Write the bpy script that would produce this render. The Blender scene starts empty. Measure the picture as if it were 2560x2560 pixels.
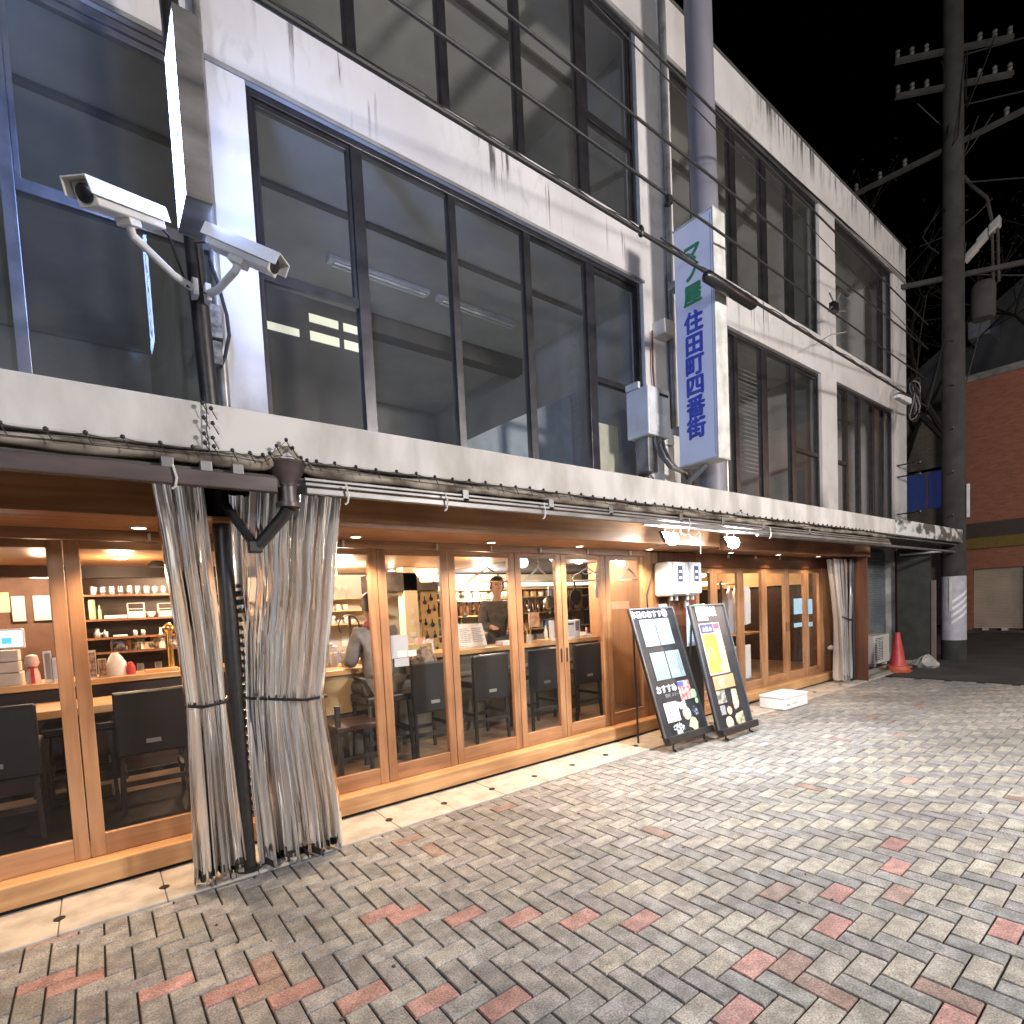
import bpy, math, random
from mathutils import Vector, Matrix
R = math.radians
random.seed(7)
S = bpy.context.scene
C = S.collection
# ------------------------------------------------------------ camera
cam = bpy.data.cameras.new('camera'); co = bpy.data.objects.new('camera', cam); C.objects.link(co)
S.camera = co
yaw, pit, rol = R(37.631), R(-3.231), R(-2.740)
f = Vector((math.sin(yaw)*math.cos(pit), math.cos(yaw)*math.cos(pit), math.sin(pit)))
r0 = f.cross(Vector((0, 0, 1))).normalized(); u0 = r0.cross(f)
rr = math.cos(rol)*r0 + math.sin(rol)*u0; uu = -math.sin(rol)*r0 + math.cos(rol)*u0
m = Matrix((rr, uu, -f)).transposed().to_4x4(); m.translation = (0, 0, 1.5)
co.matrix_world = m
cam.sensor_width = 36; cam.lens = 36*1349.25/2560
cam.shift_y = (1592.33-1280)/2560
cam.clip_start = 0.05; cam.clip_end = 500
# ------------------------------------------------------------ night sky
w = bpy.data.worlds.new('World'); S.world = w; w.use_nodes = True
nt = w.node_tree; bg = nt.nodes['Background']
sk = nt.nodes.new('ShaderNodeTexSky'); sk.sky_type = 'NISHITA'; sk.sun_disc = False
sk.sun_elevation = R(-9); sk.sun_rotation = R(200)
nt.links.new(sk.outputs[0], bg.inputs[0]); bg.inputs[1].default_value = 0.05
S.view_settings.view_transform = 'Standard'; S.view_settings.look = 'None'
S.view_settings.exposure = 1.0; S.view_settings.gamma = 1; S.view_settings.use_curve_mapping = False
S.cycles.use_denoising = True; S.cycles.max_bounces = 7; S.cycles.diffuse_bounces = 3
S.cycles.glossy_bounces = 3; S.cycles.transparent_max_bounces = 14; S.cycles.transmission_bounces = 4
S.cycles.sample_clamp_indirect = 4; S.cycles.caustics_reflective = False; S.cycles.caustics_refractive = False
# ------------------------------------------------------------ helpers
def tag(o, label=None, cat=None, group=None, kind=None):
    if label: o['label'] = label
    if cat: o['category'] = cat
    if group: o['group'] = group
    if kind: o['kind'] = kind
    return o
def thing(name, label, cat, loc=(0, 0, 0), rz=0, group=None):
    o = bpy.data.objects.new(name, None); C.objects.link(o); o.empty_display_size = .1
    o.location = loc; o.rotation_euler = (0, 0, rz)
    return tag(o, label, cat, group)
class MB:
    def __init__(s): s.v = []; s.f = []; s.mi = []; s.c = 0
    def face(s, pts, mi=0):
        n = len(s.v); s.v += [tuple(p) for p in pts]; s.f.append(tuple(range(n, n+len(pts)))); s.mi.append(mi); return s
    def box(s, x0, x1, y0, y1, z0, z1, mi=0):
        n = len(s.v)
        s.v += [(x0,y0,z0),(x1,y0,z0),(x1,y1,z0),(x0,y1,z0),(x0,y0,z1),(x1,y0,z1),(x1,y1,z1),(x0,y1,z1)]
        for q in ((0,3,2,1),(4,5,6,7),(0,1,5,4),(1,2,6,5),(2,3,7,6),(3,0,4,7)):
            s.f.append(tuple(n+i for i in q)); s.mi.append(mi)
        return s
    def obox(s, c, dx, dy, dz, ax=(1,0,0), ay=(0,1,0), az=(0,0,1), mi=0):   # oriented box, full sizes
        c = Vector(c); ax, ay, az = Vector(ax).normalized(), Vector(ay).normalized(), Vector(az).normalized(); n = len(s.v)
        for k in ((-1,-1,-1),(1,-1,-1),(1,1,-1),(-1,1,-1),(-1,-1,1),(1,-1,1),(1,1,1),(-1,1,1)):
            s.v.append(tuple(c+ax*dx/2*k[0]+ay*dy/2*k[1]+az*dz/2*k[2]))
        for q in ((0,3,2,1),(4,5,6,7),(0,1,5,4),(1,2,6,5),(2,3,7,6),(3,0,4,7)):
            s.f.append(tuple(n+i for i in q)); s.mi.append(mi)
        return s
    def tube(s, pts, r, n=8, mi=0, cap=True):
        pts = [Vector(p) for p in pts]; rs = r if isinstance(r, (list, tuple)) else [r]*len(pts)
        base = len(s.v); t = (pts[1]-pts[0]).normalized()
        a = t.orthogonal().normalized()
        for i, p in enumerate(pts):
            d = (pts[min(i+1, len(pts)-1)]-pts[max(i-1, 0)])
            if d.length > 1e-9: t = d.normalized()
            a = (a-t*a.dot(t)); a = a.normalized() if a.length > 1e-6 else t.orthogonal().normalized()
            b = t.cross(a)
            for k in range(n):
                an = 2*math.pi*k/n; s.v.append(tuple(p+(a*math.cos(an)+b*math.sin(an))*rs[i]))
        for i in range(len(pts)-1):
            for k in range(n):
                k2 = (k+1) % n
                s.f.append((base+i*n+k, base+i*n+k2, base+(i+1)*n+k2, base+(i+1)*n+k)); s.mi.append(mi)
        if cap:
            s.f.append(tuple(base+k for k in reversed(range(n)))); s.mi.append(mi)
            s.f.append(tuple(base+(len(pts)-1)*n+k for k in range(n))); s.mi.append(mi)
        return s
    def lathe(s, c, prof, n=16, mi=0, ax=(0,0,1)):      # prof: (radius, height)
        ax = Vector(ax).normalized(); c = Vector(c)
        return s.tube_raw([c+ax*h for _, h in prof], [q for q, _ in prof], ax, n, mi)
    def tube_raw(s, pts, rs, ax, n, mi):
        a = ax.orthogonal().normalized(); b = ax.cross(a); base = len(s.v)
        for p, q in zip(pts, rs):
            for k in range(n):
                an = 2*math.pi*k/n; s.v.append(tuple(p+(a*math.cos(an)+b*math.sin(an))*max(q, 1e-4)))
        for i in range(len(pts)-1):
            for k in range(n):
                k2 = (k+1) % n; s.f.append((base+i*n+k, base+i*n+k2, base+(i+1)*n+k2, base+(i+1)*n+k)); s.mi.append(mi)
        s.f.append(tuple(base+k for k in reversed(range(n)))); s.mi.append(mi)
        s.f.append(tuple(base+(len(pts)-1)*n+k for k in range(n))); s.mi.append(mi)
        return s
    def prism(s, poly, o, ax, ay, d, mi=0):     # polygon in the (ax, ay) plane, extruded by vector d
        o, ax, ay, d = Vector(o), Vector(ax), Vector(ay), Vector(d)
        n = len(s.v); k = len(poly)
        s.v += [tuple(o+ax*p[0]+ay*p[1]) for p in poly]+[tuple(o+ax*p[0]+ay*p[1]+d) for p in poly]
        s.f.append(tuple(range(n, n+k))); s.mi.append(mi)
        s.f.append(tuple(reversed(range(n+k, n+2*k)))); s.mi.append(mi)
        for i in range(k):
            j = (i+1) % k; s.f.append((n+i, n+k+i, n+k+j, n+j)); s.mi.append(mi)
        return s
    def build(s, name, mats, parent=None, smooth=False, bevel=0, recalc=True):
        me = bpy.data.meshes.new(name); me.from_pydata(s.v, [], s.f)
        if not isinstance(mats, (list, tuple)): mats = [mats]
        for q in mats: me.materials.append(q)
        if len(mats) > 1: me.polygons.foreach_set('material_index', s.mi)
        if smooth: me.polygons.foreach_set('use_smooth', [True]*len(me.polygons))
        me.update(); o = bpy.data.objects.new(name, me); C.objects.link(o)
        if recalc:
            import bmesh
            bm = bmesh.new(); bm.from_mesh(me); bmesh.ops.recalc_face_normals(bm, faces=bm.faces); bm.to_mesh(me); bm.free()
        if parent: o.parent = parent
        if bevel:
            b = o.modifiers.new('edge', 'BEVEL'); b.width = bevel; b.segments = 2; b.limit_method = 'ANGLE'; b.angle_limit = R(40)
        if smooth:
            try: me.set_sharp_from_angle(angle=R(42))
            except Exception: pass
        return o
def boxo(name, b, m, parent=None, bevel=0): return MB().box(*b).build(name, m, parent, bevel=bevel)
def lines(o, ax, ay, nrm, rows, mats, name, parent, seed=1, t=.0012, rough=.5):
    """small print: rows of short raised bars (x0,x1,y,h)"""
    mb = MB(); o, ax, ay, nrm = Vector(o), Vector(ax), Vector(ay), Vector(nrm)
    for x0, x1, y, h in rows:
        c = o+ax*(x0+x1)/2+ay*y+nrm*t; mb.obox(c, x1-x0, h, t, ax, ay, nrm)
    return mb.build(name, mats, parent, recalc=False)
def text(name, body, mat_, o, ax, ay, size, parent=None, ext=.002, align='CENTER', bold=0):
    cu = bpy.data.curves.new(name, 'FONT'); cu.body = body; cu.size = size; cu.extrude = ext; cu.align_x = align; cu.align_y = 'CENTER'; 
    t = bpy.data.objects.new(name, cu); C.objects.link(t); bpy.context.view_layer.update()
    me = bpy.data.meshes.new_from_object(t.evaluated_get(bpy.context.evaluated_depsgraph_get()))
    bpy.data.objects.remove(t); me.materials.clear(); me.materials.append(mat_)
    ob = bpy.data.objects.new(name, me); C.objects.link(ob)
    ax, ay = Vector(ax).normalized(), Vector(ay).normalized(); az = ax.cross(ay)
    M = Matrix((ax, ay, az)).transposed().to_4x4(); M.translation = Vector(o)
    if bold:
        import bmesh
        bm = bmesh.new()
        for k, (dx, dy) in enumerate(((0,0),(bold,bold*.4),(-bold,-bold*.4),(bold*.4,-bold),(-bold*.4,bold))):
            m2 = me.copy(); m2.transform(Matrix.Translation((dx, dy, .0004*k))); bm.from_mesh(m2); bpy.data.meshes.remove(m2)
        bm.to_mesh(me); bm.free()
    me.transform(M)
    if parent: ob.parent = parent
    return ob
# ------------------------------------------------------------ materials
def base_nodes(name):
    m = bpy.data.materials.new(name); m.use_nodes = True
    return m, m.node_tree, m.node_tree.nodes['Principled BSDF']
def mat(name, col, rough=.6, metal=0, col2=None, scale=6, stretch=(1, 1, 1), bump=0, lo=.35, hi=.65, detail=6, emit=None, es=0, spec=.5, fine=0, coat=0):
    m, t, p = base_nodes(name); N, L = t.nodes.new, t.links.new
    p.inputs['Roughness'].default_value = rough; p.inputs['Metallic'].default_value = metal
    p.inputs['Specular IOR Level'].default_value = spec; p.inputs['Coat Weight'].default_value = coat
    c1 = tuple(col)+(1,); c2 = tuple(col2)+(1,) if col2 else tuple(x*.82 for x in col)+(1,)
    tc = N('ShaderNodeTexCoord'); mp = N('ShaderNodeMapping'); mp.inputs['Scale'].default_value = stretch
    no = N('ShaderNodeTexNoise'); no.inputs['Scale'].default_value = scale; no.inputs['Detail'].default_value = detail
    L(tc.outputs['Object'], mp.inputs[0]); L(mp.outputs[0], no.inputs[0])
    cr = N('ShaderNodeValToRGB'); cr.color_ramp.elements[0].position = lo; cr.color_ramp.elements[1].position = hi
    cr.color_ramp.elements[0].color = c2; cr.color_ramp.elements[1].color = c1
    L(no.outputs[0], cr.inputs[0]); out = cr.outputs[0]
    if fine:
        n2 = N('ShaderNodeTexNoise'); n2.inputs['Scale'].default_value = 220; n2.inputs['Detail'].default_value = 3
        L(tc.outputs['Object'], n2.inputs[0]); mx = N('ShaderNodeMix'); mx.data_type = 'RGBA'; mx.blend_type = 'MULTIPLY'
        mx.inputs[0].default_value = fine; L(out, mx.inputs[6]); L(n2.outputs[0], mx.inputs[7]); out = mx.outputs[2]
    L(out, p.inputs['Base Color'])
    if bump:
        b = N('ShaderNodeBump'); b.inputs['Strength'].default_value = bump; b.inputs['Distance'].default_value = .01
        L(no.outputs[0], b.inputs['Height']); L(b.outputs[0], p.inputs['Normal'])
    if emit:
        p.inputs['Emission Color'].default_value = tuple(emit)+(1,); p.inputs['Emission Strength'].default_value = es
    return m
def glass(name, dust=.06, dcol=(.35, .36, .38), tint=(.96, .97, .97), rough=.0, boost=1.0):
    m, t, p = base_nodes(name); N, L = t.nodes.new, t.links.new; t.nodes.remove(p)
    tr = N('ShaderNodeBsdfTransparent'); tr.inputs[0].default_value = tint+(1,)
    gl = N('ShaderNodeBsdfGlossy'); gl.inputs['Roughness'].default_value = rough; gl.inputs[0].default_value = (1, 1, 1, 1)
    df = N('ShaderNodeBsdfDiffuse'); df.inputs[0].default_value = dcol+(1,)
    fr = N('ShaderNodeFresnel'); fr.inputs[0].default_value = 1.45
    mu = N('ShaderNodeMath'); mu.operation = 'MULTIPLY'; mu.inputs[1].default_value = boost; L(fr.outputs[0], mu.inputs[0])
    ge = N('ShaderNodeNewGeometry'); iv = N('ShaderNodeMath'); iv.operation = 'SUBTRACT'; iv.inputs[0].default_value = 1; L(ge.outputs['Backfacing'], iv.inputs[1])
    mv = N('ShaderNodeMath'); mv.operation = 'MULTIPLY'; L(mu.outputs[0], mv.inputs[0]); L(iv.outputs[0], mv.inputs[1]); mu = mv
    tc = N('ShaderNodeTexCoord'); no = N('ShaderNodeTexNoise'); no.inputs['Scale'].default_value = 1.7; no.inputs['Detail'].default_value = 7
    L(tc.outputs['Object'], no.inputs[0])
    mr = N('ShaderNodeMapRange'); mr.inputs[1].default_value = .3; mr.inputs[2].default_value = .75; mr.inputs[3].default_value = dust*.55; mr.inputs[4].default_value = dust*1.6
    L(no.outputs[0], mr.inputs[0])
    m1 = N('ShaderNodeMixShader'); L(mr.outputs[0], m1.inputs[0]); L(tr.outputs[0], m1.inputs[1]); L(df.outputs[0], m1.inputs[2])
    m2 = N('ShaderNodeMixShader'); L(mu.outputs[0], m2.inputs[0]); L(m1.outputs[0], m2.inputs[1]); L(gl.outputs[0], m2.inputs[2])
    L(m2.outputs[0], t.nodes['Material Output'].inputs[0]); return m
def emis(name, col, s):
    m, t, p = base_nodes(name); p.inputs['Base Color'].default_value = tuple(col)+(1,)
    p.inputs['Emission Color'].default_value = tuple(col)+(1,); p.inputs['Emission Strength'].default_value = s; return m
def wood(name, c1, c2, axis, rough=.45, bump=.08, coat=0):
    """plank wood: stretched noise + ring bands along the board axis (0,1,2)"""
    m, t, p = base_nodes(name); N, L = t.nodes.new, t.links.new
    p.inputs['Roughness'].default_value = rough; p.inputs['Coat Weight'].default_value = coat
    tc = N('ShaderNodeTexCoord'); mp = N('ShaderNodeMapping'); sc = [14, 14, 14]; sc[axis] = .9; mp.inputs['Scale'].default_value = sc
    L(tc.outputs['Object'], mp.inputs[0])
    no = N('ShaderNodeTexNoise'); no.inputs['Scale'].default_value = 1.3; no.inputs['Detail'].default_value = 9; no.inputs['Distortion'].default_value = .6
    L(mp.outputs[0], no.inputs[0])
    big = N('ShaderNodeTexNoise'); big.inputs['Scale'].default_value = 1.6; big.inputs['Detail'].default_value = 4; L(tc.outputs['Object'], big.inputs[0])
    ad = N('ShaderNodeMath'); ad.operation = 'ADD'; L(no.outputs[0], ad.inputs[0]); L(big.outputs[0], ad.inputs[1])
    cr = N('ShaderNodeValToRGB'); e = cr.color_ramp.elements; e[0].position = .41; e[1].position = .62
    e[0].color = tuple(c2)+(1,); e[1].color = tuple(c1)+(1,)
    hv = N('ShaderNodeMath'); hv.operation = 'MULTIPLY'; hv.inputs[1].default_value = .5; L(ad.outputs[0], hv.inputs[0]); L(hv.outputs[0], cr.inputs[0])
    L(cr.outputs[0], p.inputs['Base Color'])
    b = N('ShaderNodeBump'); b.inputs['Strength'].default_value = bump; b.inputs['Distance'].default_value = .004; L(no.outputs[0], b.inputs['Height']); L(b.outputs[0], p.inputs['Normal'])
    return m
OR1, OR2 = (.47,.255,.13), (.26,.125,.055)
W_X, W_Y, W_Z = [wood('orange_wood_'+n, OR1, OR2, i) for i, n in enumerate('xyz')]
W_STEP = wood('worn_step_wood', (.60, .36, .17), (.36, .18, .075), 0, rough=.7)
W_SOF = wood('soffit_wood', (.50, .25, .11), (.30, .13, .05), 0, rough=.4)
W_DARK = wood('dark_red_wood', (.20, .075, .035), (.10, .035, .018), 2, rough=.5)
W_DARKX = wood('dark_red_wood_x', (.24, .10, .05), (.11, .045, .022), 0, rough=.5)
W_BAR = wood('bar_top_wood', (.72, .47, .24), (.52, .30, .13), 0, rough=.35)
W_BROWN = wood('dark_brown_wood', (.055, .03, .022), (.025, .014, .011), 0, rough=.45)
# white render with drips and grime
def plaster():
    m, t, p = base_nodes('stained_white_plaster'); N, L = t.nodes.new, t.links.new
    p.inputs['Roughness'].default_value = .85
    tc = N('ShaderNodeTexCoord')
    def noise(sc, strt, det=6, dist=0):
        mp = N('ShaderNodeMapping'); mp.inputs['Scale'].default_value = strt; L(tc.outputs['Object'], mp.inputs[0])
        n = N('ShaderNodeTexNoise'); n.inputs['Scale'].default_value = sc; n.inputs['Detail'].default_value = det; n.inputs['Distortion'].default_value = dist
        L(mp.outputs[0], n.inputs[0]); return n.outputs[0]
    def rng(v, a, b, c=0, d=1):
        r = N('ShaderNodeMapRange'); r.inputs[1].default_value = a; r.inputs[2].default_value = b; r.inputs[3].default_value = c; r.inputs[4].default_value = d
        L(v, r.inputs[0]); return r.outputs[0]
    def mul(a, b):
        q = N('ShaderNodeMath'); q.operation = 'MULTIPLY'; L(a, q.inputs[0]); L(b, q.inputs[1]); return q.outputs[0]
    def mix(fac, a, b):
        q = N('ShaderNodeMix'); q.data_type = 'RGBA'; L(fac, q.inputs[0])
        for i, c in ((6, a), (7, b)):
            if isinstance(c, tuple): q.inputs[i].default_value = c+(1,)
            else: L(c, q.inputs[i])
        return q.outputs[2]
    sx = N('ShaderNodeSeparateXYZ'); L(tc.outputs['Object'], sx.inputs[0])
    c = mix(rng(noise(1.1, (1, 1, 1)), .35, .7), (.66, .64, .63), (.52, .50, .49))
    c = mix(mul(rng(noise(5, (1.3, 1, .5), 10, 1.5), .52, .72), rng(noise(.9, (1, 1, 1)), .45, .62)), c, (.47, .45, .43))
    # black drips under the parapet and under the third-floor sill
    drip = rng(noise(3.2, (4.2, 1, .28), 9), .50, .60)
    patch = rng(noise(.85, (1, 1, .2), 3), .5, .6)
    par = mul(rng(sx.outputs[2], 7.85, 8.3), rng(sx.outputs[0], 7.3, 8.0))
    c = mix(mul(mul(drip, par), rng(noise(1.3, (1, 1, 1)), .35, .5)), c, (.035, .035, .033))
    sil = mul(rng(sx.outputs[2], 5.0, 5.4), rng(sx.outputs[2], 5.66, 5.6))
    c = mix(mul(mul(rng(noise(3.2, (5, 1, .3), 9), .6, .66), sil), patch), c, (.10, .09, .085))
    # grime along edges near the canopy
    lo = mul(rng(sx.outputs[2], 3.3, 2.75), rng(noise(2.4, (1, 1, .8), 9), .40, .60))
    c = mix(lo, c, (.26, .25, .235))
    L(c, p.inputs['Base Color'])
    b = N('ShaderNodeBump'); b.inputs['Strength'].default_value = .25; b.inputs['Distance'].default_value = .008
    L(noise(30, (1, 1, 1), 5), b.inputs['Height']); L(b.outputs[0], p.inputs['Normal']); return m
PLAST = plaster()
CANOPY = mat('weathered_painted_concrete', (.60, .575, .55), .85, col2=(.42, .40, .37), scale=3.2, stretch=(1.2, 1, .5), lo=.36, hi=.58, bump=.3, detail=9)
CANOPY2 = mat('peeling_canopy_paint', (.62, .62, .62), .85, col2=(.10, .10, .09), scale=3.6, stretch=(1, 1, 1.6), lo=.44, hi=.54, bump=.3, detail=9)
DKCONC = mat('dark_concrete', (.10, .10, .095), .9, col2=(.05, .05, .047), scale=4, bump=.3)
CONC = mat('grey_concrete', (.34, .33, .32), .85, col2=(.22, .21, .20), scale=5, bump=.3, fine=.4)
POLEC = mat('utility_pole_concrete', (.05,.048,.045), .9, col2=(.032,.031,.029), scale=4, bump=.2)
KERB = mat('pale_kerb_stone', (.62, .57, .50), .8, col2=(.42, .38, .33), scale=7, lo=.3, hi=.6, detail=10, bump=.3, fine=.35)
ASPH = mat('worn_asphalt', (.085, .083, .08), .85, col2=(.045, .045, .045), scale=1.4, detail=12, bump=.4, fine=.7)
JOINT = mat('sandy_joint_dirt', (.035, .031, .028), .95, col2=(.02, .018, .016), scale=9)
ALU = mat('bronze_window_frame', (.075, .072, .078), .35, metal=.7, col2=(.05, .048, .05), scale=9)
ALU2 = mat('grey_aluminium_frame', (.24, .24, .27), .38, metal=.7, col2=(.17, .17, .19), scale=9)
BLK = mat('black_painted_steel', (.018, .017, .018), .42, col2=(.03, .027, .025), scale=25, bump=.1)
BLK2 = mat('black_plastic', (.014, .014, .016), .35)
BRNMET = mat('brown_painted_metal', (.10, .075, .07), .4, col2=(.06, .045, .042), scale=12, stretch=(.3, 1, 1))
GREYMET = mat('weathered_grey_metal', (.26, .25, .25), .45, metal=.4, col2=(.14, .135, .13), scale=8, stretch=(.4, 1, 1), bump=.1)
GALV = mat('galvanised_pipe', (.46, .46, .45), .4, metal=.6, col2=(.26, .25, .24), scale=7)
WHT = mat('white_painted_metal', (.72, .73, .74), .4, col2=(.60, .60, .60), scale=5)
WHTP = mat('white_plastic', (.78, .79, .78), .35, col2=(.68, .69, .68), scale=4)
OFFW = mat('off_white_plastic', (.62, .60, .56), .5, col2=(.5, .48, .45), scale=6)
FOAM = mat('white_foam', (.86, .87, .87), .8, col2=(.78, .79, .79), scale=60, bump=.15)
PAPER = mat('white_paper', (.80, .80, .79), .8, col2=(.70, .71, .72), scale=14)
PAPERB = mat('pale_grey_paper', (.52, .53, .60), .8, col2=(.46, .47, .54), scale=5)
INK = mat('black_ink', (.03, .03, .035), .7)
GREYINK = mat('grey_print', (.22, .24, .27), .7)
CHALK = mat('chalk_white', (.80, .82, .85), .9, col2=(.55, .57, .62), scale=60)
BOARD = mat('chalkboard_face', (.045, .047, .055), .28, col2=(.028, .03, .034), scale=8, detail=9)
CABLE = mat('black_rubber_cable', (.012, .012, .013), .6)
DUSTC = mat('grey_pvc_cable', (.17, .17, .17), .6)
SILV = mat('brushed_steel', (.62, .62, .62), .28, metal=.95, col2=(.5, .5, .5), scale=30, stretch=(.2, 1, 1))
BLUE = mat('blue_sign_paint', (.035, .06, .42), .5, col2=(.07, .10, .50), scale=20)
GREEN = mat('green_sign_paint', (.02, .20, .09), .5, col2=(.04, .26, .13), scale=20)
REDP = mat('red_plastic', (.55, .05, .05), .45, col2=(.40, .035, .035), scale=8)
ORNG = mat('orange_rubber', (.55, .12, .05), .6, col2=(.38, .08, .03), scale=10)
FAB = mat('dirty_awning_canvas', (.34, .30, .24), .9, col2=(.10, .075, .055), scale=5, stretch=(1, 2, 3), lo=.38, hi=.6, bump=.5, detail=10)
INW = mat('interior_grey_plaster', (.34, .335, .33), .9, col2=(.27, .265, .26), scale=2)
INC = mat('interior_ceiling_board', (.48, .47, .45), .9, col2=(.40, .39, .38), scale=2)
INF = mat('dark_floor', (.06, .055, .05), .6, col2=(.04, .035, .03), scale=3)
FLOOR = wood('bar_floor_boards', (.30, .20, .13), (.17, .11, .07), 0, rough=.3)
SKIN = mat('skin', (.56, .34, .25), .55, col2=(.50, .29, .21), scale=9)
HAIR = mat('black_hair', (.015, .012, .01), .5, col2=(.03, .022, .018), scale=60)
GREYCL = mat('grey_cloth', (.30, .30, .33), .85, col2=(.20, .20, .23), scale=14, bump=.3)
DKCL = mat('dark_grey_cloth', (.10, .095, .09), .9, col2=(.06, .055, .052), scale=14, bump=.3)
PINK = mat('dusty_pink_cloth', (.50, .16, .18), .85, col2=(.36, .10, .12), scale=14)
CLEAR = glass('clear_door_glass', dust=.003, dcol=(.5,.45,.4), boost=.45)
WINGL = glass('dusty_window_glass', dust=.030, dcol=(.37,.365,.34), tint=(.96,.965,.96), boost=.8)
DRINK = glass('drinking_glass', dust=.10, dcol=(.8, .8, .78), boost=2.5)
# ------------------------------------------------------------ ground, paving, kerb
g = MB(); g.face([(-120,-120,-.035),(160,-120,-.035),(160,160,-.035),(-120,160,-.035)])
tag(g.build('ground', ASPH, recalc=False), kind='structure')
g = MB(); g.face([(10.72,-30,-.004),(60,-30,-.004),(60,4.3,-.004),(10.72,4.3,-.004)])
tag(g.build('street', ASPH, recalc=False), kind='structure')
g = MB(); g.face([(-4,-6,-.011),(10.72,-6,-.011),(10.72,3.42,-.011),(-4,3.42,-.011)])
tag(g.build('paving_bed', JOINT, recalc=False), kind='structure')
reds = [(.35,2.38),(.55,2.18),(.13,2.62),(.93,2.54),(1.12,2.37),(1.32,2.18),(1.51,1.98),(1.72,1.79),(1.92,1.6),(.74,1.99),(.95,1.79),(1.15,1.6),(2.03,1.12),(1.76,1.03),(2.5,1.02),(2.78,1.11),(3.53,1.11),(3.25,1.01),(4.0,1.01),(5.08,1.01),(2.97,.53),(2.26,.52),(4.28,1.12),(5.45,1.01),(-.26,2.97),(3.3,2.9),(5.9,1.1),(6.9,1.0),(8.1,2.2),(6.4,.5),(1.4,-.4),(3.6,-.5),(-1,1.5)]
V, F_, COL = [], [], []
rnd = random.Random(3)
tones = [(.33,.322,.302),(.31,.305,.29),(.345,.332,.305),(.32,.303,.295),(.355,.342,.31),(.29,.286,.276),(.33,.315,.305)]
OX, OY, UN, GAP, BV = .03, .07, .1, .0040, .0035
def brick(x0, x1, y0, y1):
    if y1 > 3.412: y1 = 3.412
    if y1-y0 < .02 or x1 > 10.71 or x0 < -3.9 or y0 < -5.9: return
    cx, cy = (x0+x1)/2, (y0+y1)/2; hor = x1-x0 > .15
    red = hor and any(abs(cx-a) < .101 and abs(cy-b) < .051 for a, b in reds)
    c = rnd.choice(tones); k = rnd.uniform(.93, 1.06)*(1.05 if hor else .88)
    if red: c = (.45,.255,.225); k = rnd.uniform(.88, 1.1)
    elif rnd.random() < .02: c = (.34,.24,.20)
    elif hor and cx > 1.6 and cy < 2.0: c = tuple((a+b)/2 for a, b in zip(c, (.40,.355,.27)))  # warm lamplight tint mixed into the lengthwise bricks on the right
    c = tuple(q*k for q in c)
    z = rnd.uniform(-.0018, .0012); tx, ty = rnd.uniform(-.0012, .0012), rnd.uniform(-.0012, .0012)
    x0 += GAP; x1 -= GAP; y0 += GAP; y1 -= GAP; n = len(V)
    V.extend([(x0,y0,-.012),(x1,y0,-.012),(x1,y1,-.012),(x0,y1,-.012),(x0,y0,-.004+z-tx-ty),(x1,y0,-.004+z+tx-ty),(x1,y1,-.004+z+tx+ty),(x0,y1,-.004+z-tx+ty),
              (x0+BV,y0+BV,z-tx-ty),(x1-BV,y0+BV,z+tx-ty),(x1-BV,y1-BV,z+tx+ty),(x0+BV,y1-BV,z-tx+ty)])
    for q in ((8,9,10,11),(4,5,9,8),(5,6,10,9),(6,7,11,10),(7,4,8,11),(0,1,5,4),(1,2,6,5),(2,3,7,6),(3,0,4,7)):
        F_.append(tuple(n+i for i in q))
    COL.extend([c]*12)
for i in range(-42, 140):
    for j in range(-62, 35):
        s_ = (i+j+3) % 4; x0 = i*UN+OX; y0 = j*UN+OY
        if s_ == 0: brick(x0, x0+.2, y0, y0+.1)
        elif s_ == 2: brick(x0, x0+.1, y0, y0+.2)
me = bpy.data.meshes.new('pavement'); me.from_pydata(V, [], F_); me.update()
ca = me.color_attributes.new('brick_tone', 'FLOAT_COLOR', 'POINT')
ca.data.foreach_set('color', [q for c in COL for q in (*c, 1)])
m, t, p = base_nodes('concrete_pavers'); N, L = t.nodes.new, t.links.new
at = N('ShaderNodeVertexColor'); at.layer_name = 'brick_tone'; tc = N('ShaderNodeTexCoord')
def nz(sc, det, lo, hi, a, b):
    n = N('ShaderNodeTexNoise'); n.inputs['Scale'].default_value = sc; n.inputs['Detail'].default_value = det; L(tc.outputs['Object'], n.inputs[0])
    r = N('ShaderNodeMapRange'); r.inputs[1].default_value = lo; r.inputs[2].default_value = hi; r.inputs[3].default_value = a; r.inputs[4].default_value = b
    L(n.outputs[0], r.inputs[0]); return r.outputs[0], n.outputs[0]
v1, _ = nz(130, 3, .35, .65, .62, 1.3); v2, _ = nz(13, 8, .4, .62, .74, 1.12); v3, h3 = nz(1.1, 9, .36, .66, .76, 1.12)
a = N('ShaderNodeMath'); a.operation = 'MULTIPLY'; L(v1, a.inputs[0]); L(v2, a.inputs[1])
b = N('ShaderNodeMath'); b.operation = 'MULTIPLY'; L(a.outputs[0], b.inputs[0]); L(v3, b.inputs[1])
vm = N('ShaderNodeVectorMath'); vm.operation = 'SCALE'; L(at.outputs[0], vm.inputs[0]); L(b.outputs[0], vm.inputs['Scale'])
L(vm.outputs[0], p.inputs['Base Color'])
rg, _ = nz(8, 6, .35, .65, .5, .85); L(rg, p.inputs['Roughness'])
bp = N('ShaderNodeBump'); bp.inputs['Strength'].default_value = .35; bp.inputs['Distance'].default_value = .002; L(v1, bp.inputs['Height']); L(bp.outputs[0], p.inputs['Normal'])
me.materials.append(m); pav = bpy.data.objects.new('pavement', me); C.objects.link(pav); tag(pav, kind='structure')
kb = MB(); x = -.25-.457*8; rk = random.Random(5)
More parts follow.
